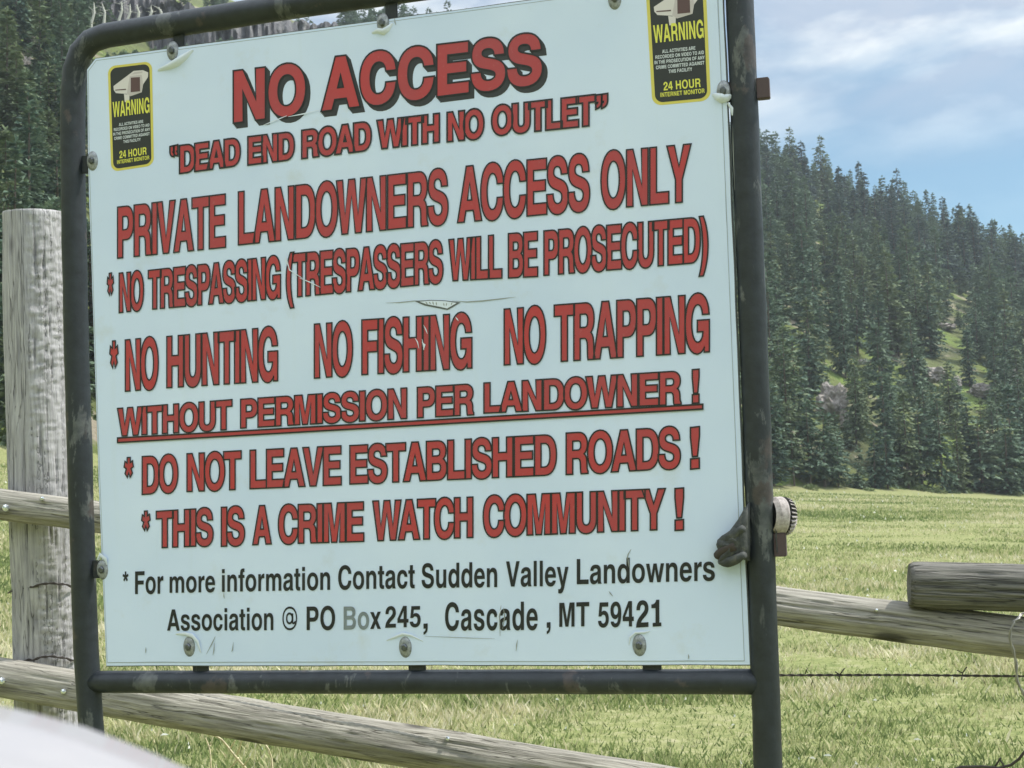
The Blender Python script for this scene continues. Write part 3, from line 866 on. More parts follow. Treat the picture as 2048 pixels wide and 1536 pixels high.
flap([(316, 141), (340, 137), (358, 130), (372, 117), (386, 100)], 0.011, 0.012)
flap([(744, 66), (756, 65), (768, 69), (778, 60), (785, 47)], 0.008, 0.010)
flap([(1426, 188), (1432, 197), (1443, 204), (1456, 200), (1463, 190)], 0.012, 0.014)
flap([(1455, 206), (1462, 220), (1466, 236)], 0.006, 0.006)
flap([(352, 1268), (370, 1270), (384, 1274), (394, 1284), (402, 1305)], 0.006, 0.008)
flap([(773, 1281), (790, 1276), (806, 1270), (822, 1272), (846, 1282)], 0.004, 0.005)
flap([(1258, 1290), (1262, 1275), (1272, 1267), (1290, 1266), (1300, 1262)], 0.004, 0.004)
flap([(196, 1120), (202, 1113), (210, 1120), (214, 1130)], 0.007, 0.009)

# ------------------------------------------------------------------ the glove on the right leg
M_GLOVE = mat('dirty_dark_glove', (0.052, 0.056, 0.055), 0.85)
t = NT(M_GLOVE)
t.base(t.ramp(t.noise(t.coords((1, 1, 1)), 70, 6, 0.65, 0.5), [(0.3, (0.030, 0.034, 0.034)), (0.55, (0.062, 0.067, 0.064)), (0.75, (0.12, 0.115, 0.09))]))
t.bump(t.noise(t.coords((1, 1, 1)), 120, 6, 0.6), 0.7, 0.004)
M_CUFF = mat('pale_cuff', (0.50, 0.46, 0.44), 0.9)
t = NT(M_CUFF)
t.base(t.ramp(t.noise(t.coords((1, 1, 1)), 130, 4, 0.7), [(0.3, (0.20, 0.175, 0.165)), (0.7, (0.50, 0.45, 0.43))]))
M_CUFFD = mat('cuff_groove', (0.03, 0.03, 0.03), 0.9)
glove = empty('work_glove', M=SIGN_M @ Matrix.Translation(loc(1500, 1130, -0.02)))
tag(glove, 'crumpled dark grey work glove with ribbed pale cuff on the right sign leg', 'glove')
GI = world_of(glove).inverted() @ SIGN_M
hand = [(1500, 1003), (1491, 1012), (1476, 1038), (1458, 1062), (1446, 1070), (1435, 1079), (1431.5, 1089), (1434, 1097), (1439, 1101), (1441, 1108), (1437, 1118), (1437, 1124), (1445, 1130), (1454, 1133), (1461, 1127), (1466, 1121), (1474, 1122), (1483, 1119), (1500, 1122)]
cen = (1482, 1085)
V, F = [], []
levels = [(1.0, 0.0), (0.97, 0.35), (0.86, 0.7), (0.68, 0.9), (0.45, 1.0), (0.2, 1.03)]
nh = []
for i in range(len(hand)):
    a_, b_ = Vector(hand[i]), Vector(hand[(i + 1) % len(hand)])
    for k in range(4):
        nh.append(a_.lerp(b_, k / 4))
n = len(nh)
for s, h in levels:
    for p in nh:
        q = Vector(cen) + (p - Vector(cen)) * s
        x_, z_ = face(q.x, q.y, -0.01)
        v = Vector((x_, -0.003 - 0.036 * h, z_))
        nz = noise.fractal(v * 55, 0.9, 2.0, 4)
        v.y -= 0.006 * nz * h
        fold = math.sin((v.z * 1.0 + v.x * 0.75) * 230 + 2 * noise.noise(v * 30)) * 0.0022 * h
        v.y += fold
        V.append(GI @ v)
for i in range(len(levels) - 1):
    for k in range(n):
        F.append((i * n + k, i * n + (k + 1) % n, (i + 1) * n + (k + 1) % n, (i + 1) * n + k))
F.append(tuple(range((len(levels) - 1) * n, len(levels) * n)))
mesh_obj('palm', V, F, M_GLOVE, glove, smooth=True)
def sausage(pts, rad, name, m):
    P = [GI @ loc(x_, y_, o_) for x_, y_, o_ in pts]
    D = []
    for i in range(len(P) - 1):
        for k in range(4): D.append(P[i].lerp(P[i + 1], k / 4))
    D.append(P[-1])
    Rr = [rad * (0.55 + 0.45 * math.sin(math.pi * (0.12 + 0.76 * i / (len(D) - 1)))) for i in range(len(D))]
    V, F = tube_geo(D, Rr, 14)
    V = [v + Vector((noise.noise(v * 60), noise.noise(v * 60 + Vector((3, 0, 0))), noise.noise(v * 60 + Vector((0, 0, 3))))) * 0.003 for v in V]
    mesh_obj(name, V, F, m, glove, smooth=True)
sausage([(1438, 1084, -0.016), (1450, 1080, -0.024), (1468, 1070, -0.036), (1488, 1056, -0.042)], 0.0085, 'finger', M_GLOVE)
sausage([(1434, 1110, -0.012), (1440, 1108, -0.018), (1450, 1102, -0.028), (1470, 1092, -0.040)], 0.0095, 'finger', mat('dark_brown_finger', (0.05, 0.04, 0.034), 0.9))  # finger roll in a darker brown, set at the dark notch
sausage([(1440, 1122, -0.014), (1455, 1125, -0.026), (1470, 1118, -0.036), (1490, 1108, -0.042)], 0.0090, 'finger', M_GLOVE)
# wrap over the leg
V, F = [], []
c0 = loc(1524, 1090, TUBE_Y)
for i in range(13):
    z_ = 0.062 - 0.075 * i / 12
    for k in range(25):
        a_ = R(-25 + 230 * k / 24)
        v = c0 + Vector((0.0285 * math.cos(a_), 0.0285 * math.sin(a_), z_))
        v += Vector((math.cos(a_), math.sin(a_), 0)) * 0.0032 * noise.fractal(v * 45, 0.9, 2, 3)
        V.append(GI @ v)
for i in range(12):
    for k in range(24):
        F.append((i * 25 + k, i * 25 + k + 1, (i + 1) * 25 + k + 1, (i + 1) * 25 + k))
mesh_obj('wrap', V, F, M_GLOVE, glove, smooth=True)
# cuff: pale rim, groove, ribbed end
cc = loc(1548, 1032, 0.02)
V, F, I = [], [], []
n = 104
prof = [(-0.008, 0.026, 0, 0), (0.000, 0.0315, 0, 0), (0.013, 0.0325, 0, 0), (0.0165, 0.0305, 0, 0), (0.0168, 0.0275, 0, 1), (0.0190, 0.0275, 0, 1), (0.0194, 0.0325, 1, 0), (0.0280, 0.0300, 1, 0), (0.0345, 0.0225, 1, 0), (0.0365, 0.014, 0, 0), (0.037, 0.002, 0, 0)]
ca = (CR * 0.96 + fw * 0.26 + CD * 0.05).normalized()
cb_ = (-CD - ca * (-CD).dot(ca)).normalized()
ce = ca.cross(cb_)
cw = SIGN_M @ cc
GW = world_of(glove).inverted()
for x_, r_, rib, mi in prof:
    for k in range(n):
        a_ = 2 * math.pi * k / n
        rr = r_ - (0.0038 if rib and (k // 2) % 2 else 0)
        V.append(GW @ (cw + ca * x_ + (cb_ * math.sin(a_) * 1.06 + ce * math.cos(a_)) * rr))
for i in range(len(prof) - 1):
    for k in range(n):
        F.append((i * n + k, i * n + (k + 1) % n, (i + 1) * n + (k + 1) % n, (i + 1) * n + k))
        groove = prof[i][3] or (prof[i][2] and prof[i + 1][2] and (k // 2) % 2)
        I.append(1 if groove else 0)
mesh_obj('cuff', V, F, [M_CUFF, M_CUFFD], glove, mat_idx=I)

# ------------------------------------------------------------------ log fence
def log_obj(name, p0, p1, ra, rb, m, parent, seed=0, seg=40, dn=0.02, crack=0.004, lump=0.004, flat_end=False):
    p0, p1 = Vector(p0), Vector(p1)
    ax = (p1 - p0); L = ax.length; ax.normalize()
    x_ = ax.orthogonal().normalized(); y_ = ax.cross(x_)
    M = Matrix(((x_.x, y_.x, ax.x, p0.x), (x_.y, y_.y, ax.y, p0.y), (x_.z, y_.z, ax.z, p0.z), (0, 0, 0, 1)))
    nl = max(6, int(L / dn))
    V, F = [], []
    sv = Vector((seed * 7.3, seed * 3.1, 0))
    for i in range(nl + 1):
        z = L * i / nl
        rad = ra + (rb - ra) * i / nl
        e = min(z, L - z)
        rnd = 1 - 0.10 * max(0, 1 - e / 0.015) ** 2 if not flat_end else 1
        bx, by = 0.35 * ra * noise.noise(Vector((z * 0.9, seed, 0))), 0.35 * ra * noise.noise(Vector((z * 0.9, seed, 9)))
        for k in range(seg):
            a_ = 2 * math.pi * k / seg
            c_, s_ = math.cos(a_), math.sin(a_)
            q = Vector((c_ * 1.3, s_ * 1.3, z * 2.2)) + sv
            r_ = rad * rnd + lump * noise.fractal(q, 1.0, 2.0, 3)
            ck = noise.noise(Vector((c_ * 6, s_ * 6, z * 0.7)) + sv)
            r_ -= crack * max(0, 1 - abs(ck) * 22)
            r_ += 0.0012 * noise.noise(Vector((c_ * 30, s_ * 30, z * 8)) + sv)
            V.append((bx + c_ * r_, by + s_ * r_, z))
    for i in range(nl):
        for k in range(seg):
            F.append((i * seg + k, i * seg + (k + 1) % seg, (i + 1) * seg + (k + 1) % seg, (i + 1) * seg + k))
    F.append(tuple(range(seg - 1, -1, -1)))
    F.append(tuple(range(nl * seg, nl * seg + seg)))
    o = mesh_obj(name, V, F, m, parent, M, smooth=True)
    o.data.polygons[len(o.data.polygons) - 1].use_smooth = False
    o.data.polygons[len(o.data.polygons) - 2].use_smooth = False
    return o
PD = 4.05
post_top, post_low = at(65.5, 424, PD), at(95, 1440, PD)
pd_ = (post_low - post_top).normalized()
post_foot = post_top + pd_ * ((-0.3 - post_top.z) / pd_.z)
fence = empty('log_fence', (post_foot.x, post_foot.y, 0))
tag(fence, 'weathered grey log fence running behind the sign with one tall post', 'fence')
post = log_obj('post', post_foot, post_top, 0.089, 0.080, M_POST, fence, 3, 120, 0.006, 0.010, 0.005, True)
# hewn bumps on the sunny side of the post
PM = world_of(post).to_3x3()
for v in post.data.vertices:
    nrm = Vector((v.co.x, v.co.y, 0)).normalized()
    side = (PM @ nrm).x
    k_ = min(1, max(0, (side + 0.05) / 0.3))
    q = Vector((v.co.x * 34, v.co.y * 34, v.co.z * 85))
    b = noise.noise(q) + 0.5 * noise.noise(q * 2.1)
    v.co += nrm * (0.0046 * b * k_ * (0.55 + 0.75 * max(0, noise.noise(Vector((3, 1, v.co.z * 2.2))) + 0.5)))
post.data.update()
def rail(p0, p1, ra, rb, m, seed):
    return log_obj('rail', p0, p1, ra, rb, m, fence, seed, 84, 0.010, 0.006, 0.0055)
D0, D1 = 3.93, 3.38
def rp(px, py, x0=0., x1=2048., a=D0, b=D1):
    k = (px - x0) / (x1 - x0)
    iz = 1 / a + (1 / b - 1 / a) * k
    return at(px, py, 1 / iz)
up = rail(rp(-330, 966), rp(2560, 1340), 0.041, 0.049, M_RAIL, 11)
lo = rail(rp(-330, 1306), rp(2560, 1775), 0.0525, 0.0535, M_RAIL, 12)
pole = log_obj('rail', at(1818, 1169, 3.40), at(2600, 1200, 3.26), 0.0540, 0.0555, M_POLE, fence, 21, 90, 0.010, 0.006, 0.004)
pf = at(2470, 1240, 3.3)
log_obj('post', (pf.x, pf.y + 0.12, -0.3), (pf.x, pf.y + 0.12, 1.5), 0.09, 0.085, M_POST, fence, 5, 48, 0.03, 0.006, 0.005, True)
# bolts in the rails
def stud(px, py, dep, r_=0.008):
    c = at(px, py, dep)
    d_ = (CAM - c).normalized()
    V, F = tube_geo([c - d_ * 0.02, c + d_ * 0.004, c + d_ * 0.007, c + d_ * 0.008], [r_, r_, r_ * 0.8, r_ * 0.3], 8)
    mesh_obj('bolt', V, F, M_SHINY, fence, Matrix.Identity(4))
for px, py, s in ((12, 1016, 0.010), (84, 997, 0.006), (4, 1362, 0.010), (127, 1383, 0.008), (757, 1496, 0.009), (895, 1477, 0.006), (1753, 1220, 0.004)):
    stud(px, py, (1 / (1 / D0 + (1 / D1 - 1 / D0) * px / 2048)) - 0.048, s)
# wire wraps on the post
M_WIRE = mat('rusty_wire', (0.075, 0.065, 0.06), 0.6, 0.7)
M_WIREL = mat('bare_wire', (0.30, 0.29, 0.27), 0.5, 0.8)
def wrap_wire(py_l, py_m, py_r):
    pts = []
    ext = 17
    for k in range(ext):
        f_ = k / (ext - 1)
        px = 16 + (150 - 16) * f_
        py = py_l + (py_m - py_l) * math.sin(f_ * math.pi * 0.5 if f_ < 0.7 else 1.1) + (py_r - py_m) * max(0, f_ - 0.6) / 0.4
        s = (px - 83) / 68
        dep = PD - 0.098 * math.sqrt(max(0.02, 1 - s * s))
        pts.append(at(px, py, dep) + Vector((0, 0, 0.002 * math.sin(k * 1.9))))
    V, F = tube_geo(pts, 0.0022, 6)
    pts2 = [p + Vector((0, 0, 0.004 * math.sin(i * 1.6))) for i, p in enumerate(pts)]
    V2, F2 = tube_geo(pts2, 0.0018, 6)
    V, F = join((V, F), (V2, F2))
    mesh_obj('wire_wrap', V, F, M_WIRE, fence, Matrix.Identity(4))
wrap_wire(1186, 1162, 1170)
wrap_wire(1332, 1308, 1318)

# barbed wire strand
def twisted(pts, r_, pitch, m, name, sep=0.0022, barbs=()):
    P = [Vector(p) for p in pts]
    D = []
    for i in range(len(P) - 1):
        n_ = max(1, int((P[i + 1] - P[i]).length / 0.004))
        for k in range(n_): D.append(P[i].lerp(P[i + 1], k / n_))
    D.append(P[-1])
    gs = []
    for ph in (0, math.pi):
        Q = []; s = 0
        for i, p in enumerate(D):
            if i: s += (p - D[i - 1]).length
            t_ = (D[min(i + 1, len(D) - 1)] - D[max(i - 1, 0)]).normalized()
            a_ = t_.orthogonal().normalized(); b_ = t_.cross(a_)
            an = 2 * math.pi * s / pitch + ph
            Q.append(p + (a_ * math.cos(an) + b_ * math.sin(an)) * sep)
        gs.append(tube_geo(Q, r_, 6))
    for b_ in barbs:
        c = Vector(b_)
        gs.append(tube_geo([c + Vector((-0.006, -0.01, -0.014)), c, c + Vector((0.012, 0.002, 0.014))], 0.0015, 5))
        gs.append(tube_geo([c + Vector((-0.010, 0.008, 0.006)), c, c + Vector((0.002, -0.012, 0.008))], 0.0015, 5))
    V, F = join(*gs)
    return mesh_obj(name, V, F, m, None, Matrix.Identity(4), smooth=True)
w = twisted([rp(-200, 1330), rp(60, 1340), rp(400, 1358), rp(800, 1365), rp(1300, 1356), rp(1560, 1350.5), rp(1800, 1350), rp(2048, 1352.5), rp(2500, 1358)], 0.0017, 0.045, M_WIRE, 'barbed_wire', 0.0017, [rp(1925, 1346), rp(1680, 1349), rp(1300, 1356)])
tag(w, 'straight dark strand of barbed wire stretched across the grass below the upper rail', 'barbed wire')
w = twisted([at(2052, 1226, 3.3), at(2042, 1229, 3.25), at(2038, 1236, 3.24), at(2028, 1243, 3.24), at(2021, 1262, 3.24), at(2020, 1278, 3.24), at(2026, 1300, 3.24), at(2032, 1325, 3.24), at(2034, 1362, 3.24), at(2044, 1382, 3.24), at(2056, 1402, 3.24), at(2075, 1425, 3.24)], 0.0021, 0.07, M_WIREL, 'loose_wire', 0.0018)
tag(w, 'loose pale end of wire hanging from the rails at the right edge', 'wire')
V, F = tube_geo([at(1895, 1545, 3.3), at(1920, 1534, 3.3), at(1965, 1533, 3.3), at(1998, 1536, 3.28), at(2022, 1530, 3.27), at(2038, 1518, 3.26), at(2052, 1500, 3.25), at(2080, 1470, 3.25)], 0.0032, 7)
V2, F2 = tube_geo([at(1988, 1536, 3.3), at(1996, 1524, 3.29), at(2001, 1516, 3.28)], 0.0022, 6)
V3, F3 = tube_geo([at(2000, 1520, 3.29), at(2006, 1528, 3.29), at(2008, 1540, 3.28)], 0.002, 6)
V, F = join((V, F), (V2, F2), (V3, F3))
w = mesh_obj('wire_coil', V, F, M_WIRE, None, Matrix.Identity(4), smooth=True)
tag(w, 'bent dark wire with a short barb at the bottom right corner', 'wire')

# ------------------------------------------------------------------ dry weeds under the lower rail
M_DRY = mat('dry_stalk', (0.62, 0.55, 0.36), 0.8)
def weed(name, paths, label):
    gs = []
    b0 = Vector(paths[0][0][0])
    for pts, r_ in paths:
        gs.append(tube_geo(pts, [r_ * (1 - 0.5 * i / (len(pts) - 1)) for i in range(len(pts))], 6))
    V, F = join(*gs)
    o = mesh_obj(name, V, F, M_DRY, None, Matrix.Identity(4), smooth=True)
    tag(o, label, 'dry weed', 'dry weeds under the lower rail')
WD = 3.95
p_ = lambda L: [at(x_, y_, WD + 0.02 * math.sin(x_)) for x_, y_ in L]
weed('dry_weed', [(p_([(520, 1800), (505, 1600), (491, 1536), (470, 1512), (455, 1493), (444, 1480), (436, 1474), (425, 1470), (396, 1464)]), 0.0042), (p_([(461, 1496), (466, 1488), (470, 1481)]), 0.003), (p_([(474, 1510), (480, 1494), (483, 1482), (488, 1474)]), 0.003), (p_([(477, 1516), (466, 1530), (455, 1540)]), 0.003), (p_([(487, 1532), (496, 1520), (500, 1514)]), 0.002)], 'pale dry branching weed stalk under the lower rail near the left sign leg')
weed('dry_weed', [(p_([(552, 1800), (548, 1620), (545, 1540), (543, 1515), (538, 1500), (531, 1488)]), 0.0040)], 'single pale dry stalk to the right of the branching weed')
weed('dry_weed', [(p_([(420, 1700), (424, 1560), (420, 1500), (416, 1488), (411, 1476)]), 0.003), (p_([(418, 1494), (422, 1489), (421, 1484)]), 0.0024)], 'short pale hooked dry stalk left of the branching weed')

# ------------------------------------------------------------------ car edge, out of focus, bottom left
M_CAR = mat('white_car_paint', (0.285, 0.275, 0.285), 0.4)
M_CAR.node_tree.nodes['Principled BSDF'].inputs['Coat Weight'].default_value = 0.4
CDp = 0.33
edge_px = [(-420, 1330), (-250, 1360), (-120, 1384), (0, 1411), (90, 1432), (170, 1454), (240, 1480), (310, 1508), (380, 1540), (450, 1580), (510, 1640), (540, 1720)]
car = empty('car', at(100, 1800, CDp) - Vector((0, 0, 0.3)))
tag(car, 'blurred white car body edge close in the bottom left corner', 'car')
V, F = [], []
down_ = CD
rows = 10
for j in range(rows):
    a_ = j / (rows - 1) * math.pi * 0.5
    for px, py in edge_px:
        p = at(px, py, CDp)
                # shell curving from its crest down towards the road on the far side and towards the driver on the near side
        V.append(p + Vector((0, 0, 0)) - Vector((0, 1, 0)) * (0.07 * math.sin(a_)) + Vector((0, 0, -0.09 * (1 - math.cos(a_)) - 0.008 * math.sin(a_))))
n = len(edge_px)
for i in range(n):                                  # far side wall down to the bumper
    V.append(at(*edge_px[i], CDp) + Vector((0, 0.02, -0.03)))
for i in range(n):
    V.append(at(*edge_px[i], CDp) + Vector((0, 0.03, -0.5)))
for j in range(rows - 1):
    for i in range(n - 1):
        F.append((j * n + i, j * n + i + 1, (j + 1) * n + i + 1, (j + 1) * n + i))
w0 = rows * n
for i in range(n - 1):
    F.append((i + 1, i, w0 + i, w0 + i + 1))
    F.append((w0 + i + 1, w0 + i, w0 + n + i, w0 + n + i + 1))
mesh_obj('bonnet', V, F, M_CAR, car, Matrix.Identity(4), smooth=True)

# ------------------------------------------------------------------ terrain
def az_el(px, py):
    d_ = ray(px, py)
    return math.atan2(d_.x, d_.y), math.atan2(d_.z, math.hypot(d_.x, d_.y))
FOOT_D = [(-2.0, 70), (-0.45, 75), (-0.33, 82), (-0.2, 105), (0.0, 135), (0.18, 160), (0.33, 195), (0.5, 230), (2.0, 260)]
fa = np.array([a for a, _ in FOOT_D]); fdv = np.array([d for _, d in FOOT_D], float)
foot_px = [(-300, 890), (5, 922), (500, 948), (1000, 966), (1550, 981), (1800, 987), (2048, 995), (2400, 1004)]
f_az = np.array([az_el(*p)[0] for p in foot_px]); f_el = np.array([az_el(*p)[1] for p in foot_px])
ridge_px = [(-500, -330), (0, -190), (300, -70), (500, 0), (660, 40), (1000, 120), (1525, 312), (1640, 362), (1750, 412), (1900, 462), (2048, 512), (2400, 590)]
g_az = np.array([az_el(*p)[0] for p in ridge_px]); g_el = np.array([az_el(*p)[1] for p in ridge_px])
RD = 250.0
def foot(az): return np.interp(az, fa, fdv)
def zfoot(az): return CAM_H + foot(az) * np.tan(np.interp(az, f_az, f_el))
def zridge(az): return CAM_H + (foot(az) + RD) * np.tan(np.interp(az, g_az, g_el)) - 1.5
def nz2(x, y, s, o=0.0):
    return np.array([noise.fractal(Vector((a * s, b * s, o)), 1.0, 2.0, 3) for a, b in zip(np.ravel(x), np.ravel(y))]).reshape(np.shape(x))
def height(az, r):
    az = np.asarray(az, float); r = np.asarray(r, float)
    D = foot(az); zf = zfoot(az); zr = zridge(az)
    k = np.clip((r - 12) / (D - 12), 0, 1)
    zm = zf * k ** 1.25
    h = np.clip((r - D) / RD, 0, 1)
    zh = zf + (zr - zf) * (0.86 * h + 0.14 * np.sin(h * math.pi / 2))
    zb = zr - np.clip(r - D - RD, 0, None) * 0.30
    z = np.where(r < D, zm, np.where(r < D + RD, zh, zb))
    return z
def polar(name, azs, rs_fn, nr, m, bump):
    A, Rr = [], []
    for a in azs:
        lo_, hi_ = rs_fn(a)
        A.append(np.full(nr, a)); Rr.append(lo_ * (hi_ / lo_) ** (np.linspace(0, 1, nr)))
    A = np.array(A); Rr = np.array(Rr)
    x, y = Rr * np.sin(A), Rr * np.cos(A)
    z = height(A, Rr) + bump(x, y, A, Rr)
    na = len(azs)
    V = np.stack([x, y, z], -1).reshape(-1, 3)
    i, j = np.meshgrid(np.arange(na - 1), np.arange(nr - 1), indexing='ij')
    q = (i * nr + j).ravel()
    F = np.stack([q, q + 1, q + nr + 1, q + nr], -1)[:, ::-1]
    me = fast_mesh(name, V, F, m)
    me.polygons.foreach_set('use_smooth', np.ones(len(F), bool))
    o = link(bpy.data.objects.new(name, me))
    o['kind'] = 'structure'
    return o
M_MEADOW = mat('meadow_soil_and_grass', (0.15, 0.17, 0.05), 0.95, spec=0.1)
t = NT(M_MEADOW)
v = t.coords((1, 1, 1))
big = t.noise(v, 0.09, 5, 0.55)
mid = t.noise(v, 0.8, 5, 0.6)
fin = t.noise(v, 9.0, 5, 0.7)
c = t.ramp(big, [(0.35, (0.248, 0.257, 0.112)), (0.5, (0.192, 0.234, 0.077)), (0.65, (0.288, 0.257, 0.163))])
c = t.mix(0.5, c, t.ramp(mid, [(0.3, (0.128, 0.172, 0.056)), (0.5, (0.240, 0.250, 0.103)), (0.7, (0.320, 0.289, 0.181))]))
c = t.mix(0.6, c, t.ramp(fin, [(0.3, (0.088, 0.117, 0.043)), (0.5, (0.216, 0.226, 0.095)), (0.7, (0.368, 0.335, 0.224))]))
t.base(c)
t.bump(fin, 0.8, 0.05)
M_HILL = mat('hillside_grass', (0.15, 0.2, 0.05), 0.95, spec=0.1)
t = NT(M_HILL)
v = t.coords((1, 1, 1))
c = t.ramp(t.noise(v, 0.09, 6, 0.6), [(0.36, (0.10, 0.11, 0.058)), (0.5, (0.135, 0.16, 0.058)), (0.62, (0.165, 0.23, 0.06))])
c = t.mix(t.ramp(t.noise(v, 0.16, 5, 0.65), [(0.0, (0, 0, 0)), (0.56, (0, 0, 0)), (0.64, (1, 1, 1))]), c, (0.30, 0.26, 0.20))
t.base(c)
t.bump(t.noise(v, 1.2, 6, 0.7), 1.0, 0.6)
azs = np.concatenate([np.linspace(-math.pi, -0.62, 40)[:-1], np.linspace(-0.62, 0.62, 190), np.linspace(0.62, math.pi, 40)[1:]])
polar('meadow', azs, lambda a: (0.8, float(foot(a)) + 1.5), 150, M_MEADOW, lambda x, y, A, Rr: 0.05 * nz2(x, y, 0.35) * np.clip(Rr / 6, 0, 1) + 0.10 * nz2(x, y, 0.05, 3) * np.clip(Rr / 30, 0, 1))
polar('hillside', azs, lambda a: (float(foot(a)) - 4, float(foot(a)) + RD + 260), 90, M_HILL, lambda x, y, A, Rr: np.clip((Rr - foot(A)) / 10, 0, 1) * (1.6 * nz2(x, y, 0.03, 5) + 0.5 * nz2(x, y, 0.12, 8)) - np.clip((foot(A) - Rr) / 4, 0, 1) * 0.6)
# back cap under the viewer so the sheet has no hole
me = fast_mesh('verge', np.array([[1.2 * math.cos(k * math.pi / 8), 1.2 * math.sin(k * math.pi / 8), -0.03] for k in range(16)] + [[0, 0, -0.03]]), np.array([[k, (k + 1) % 16, 16] for k in range(16)]), M_MEADOW)
o = link(bpy.data.objects.new('verge', me)); o['kind'] = 'structure'

# ------------------------------------------------------------------ grass blades (uncountable)
M_GRASS = mat('grass_blades', (0.2, 0.24, 0.07), 0.7, spec=0.2)
t = NT(M_GRASS)
at_ = t.n('ShaderNodeAttribute', attribute_name='tint')
c = t.ramp(at_.outputs['Fac'], [(0.0, (0.11, 0.155, 0.06)), (0.3, (0.235, 0.295, 0.105)), (0.6, (0.43, 0.435, 0.225)), (0.85, (0.62, 0.56, 0.36)), (0.97, (0.70, 0.66, 0.48)), (1.0, (0.72, 0.72, 0.66))])
t.base(c)
tr_ = t.n('ShaderNodeBsdfTranslucent')
t.l(c, tr_.inputs['Color'])
mx = t.n('ShaderNodeMixShader', {0: 0.35})
t.l(t.p.outputs[0], mx.inputs[1]); t.l(tr_.outputs[0], mx.inputs[2]); t.l(mx.outputs[0], t.o.inputs['Surface'])
NB = 640000
r = 4.4 * (150 / 4.4) ** (rng.random(NB) ** 1.15)
az = rng.uniform(-0.50, 0.50, NB)
keep = r < foot(az) + 1
r, az = r[keep], az[keep]
x, y = r * np.sin(az), r * np.cos(az)
# short tufts: blades gather round random seeds
ns = len(x) // 9
seed_i = rng.integers(0, len(x), ns)
pick = seed_i[rng.integers(0, ns, len(x))]
tuft = rng.random(len(x)) < 0.55
sp_ = 0.012 + 0.0035 * r[pick]
x = np.where(tuft, x[pick] + rng.normal(0, 1, len(x)) * sp_, x)
y = np.where(tuft, y[pick] + rng.normal(0, 1, len(x)) * sp_, y)
r = np.hypot(x, y); az = np.arctan2(x, y)
z = height(az, r) - 0.02
n = len(x)
big = nz2(x, y, 0.11, 2.0)
mid_n = nz2(x, y, 0.8, 6.0)
hy = rng.random(len(x))[pick] * tuft + 0.5 * (~tuft)
h = rng.uniform(0.03, 0.085, n) * (1 + 0.25 * hy) * (1 + 0.010 * r) * (1 + 0.4 * big + 0.3 * mid_n * np.clip(18 / r, 0.25, 1))
fl = rng.random(n) < 0.0014
wd = (0.0014 + 0.00028 * r) * rng.uniform(0.7, 1.6, n)
h = np.where(fl, (0.006 + 0.0012 * r), h)
z = np.where(fl, z + 0.06 + 0.002 * r, z)
wd = np.where(fl, wd * 1.3, wd)
th = rng.uniform(0, 2 * math.pi, n)
broad = rng.random(n) < np.where(r < 18, 0.20, 0.06)                       # broad leaved weeds among the grass
wd = np.where(broad, wd * 3.2, wd)
h = np.where(broad, h * 0.7, h)
stalk = (~broad) & (rng.random(n) < 0.003) & (r < 40)
h = np.where(stalk, h * rng.uniform(1.2, 1.9, n), h)
lean = rng.uniform(0.05, 0.75, n) * h * np.where(stalk, 0.5, 1)
la = rng.uniform(0, 2 * math.pi, n)
dx, dy = np.cos(th) * wd, np.sin(th) * wd
lx, ly = np.cos(la) * lean, np.sin(la) * lean
P = np.stack([np.stack([x - dx, y - dy, z], -1), np.stack([x + dx, y + dy, z], -1), np.stack([x + dx * .6 + lx * .45, y + dy * .6 + ly * .45, z + h * .65], -1), np.stack([x - dx * .1 + lx, y - dy * .1 + ly, z + h], -1)], 1)
mid2 = nz2(x, y, 2.4, 11.0)
tint = np.clip(0.43 + 0.60 * (hy - 0.5) + 0.55 * big + 0.50 * mid_n * np.clip(18 / r, 0.25, 1) + 0.30 * mid2 + rng.normal(0, 0.15, n) + 0.26 * np.clip(1 - r / 20, 0, 1), 0, 0.96)
tint = np.where(broad & (mid2 + rng.normal(0, .2, n) < 0.05), rng.uniform(0, 0.2, n), tint)
tint = np.where(stalk, rng.uniform(0.78, 0.95, n), tint)
tint = np.where(fl, 1.0, tint)
me = fast_mesh('grass', P.reshape(-1, 3), np.arange(n * 4).reshape(n, 4), M_GRASS)
at2 = me.attributes.new('tint', 'FLOAT', 'POINT')
at2.data.foreach_set('value', np.repeat(tint, 4).astype(np.float32))
o = link(bpy.data.objects.new('grass', me))
tag(o, 'yellow green meadow grass', 'grass', kind='stuff')

# ------------------------------------------------------------------ conifers
def foliage(name, a, b, tip):
    m = mat(name, a, 0.75, spec=0.2)
    t = NT(m)
    oi = t.n('ShaderNodeObjectInfo')
    geo = t.n('ShaderNodeTexCoord')
    nn = t.noise(geo.outputs['Object'], 1.6, 3, 0.6)
    c = t.mix(oi.outputs['Random'], a, b)
    c = t.mix(t.ramp(nn, [(0.42, (0, 0, 0)), (0.7, (1, 1, 1))]), c, tip)
    t.base(c)
    tl_ = t.n('ShaderNodeBsdfTranslucent')
    t.l(c, tl_.inputs['Color'])
    mx = t.n('ShaderNodeMixShader', {0: 0.15})
    t.l(t.p.outputs[0], mx.inputs[1]); t.l(tl_.outputs[0], mx.inputs[2]); t.l(mx.outputs[0], t.o.inputs['Surface'])
    return m
M_FOL = foliage('conifer_needles', (0.058, 0.108, 0.080), (0.105, 0.155, 0.100), (0.19, 0.25, 0.165))
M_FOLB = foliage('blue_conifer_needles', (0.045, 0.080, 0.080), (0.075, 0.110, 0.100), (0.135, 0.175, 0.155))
M_FOLL = foliage('light_conifer_needles', (0.085, 0.135, 0.075), (0.15, 0.19, 0.095), (0.23, 0.27, 0.16))
M_BARK = mat('conifer_bark', (0.12, 0.095, 0.075), 0.9)
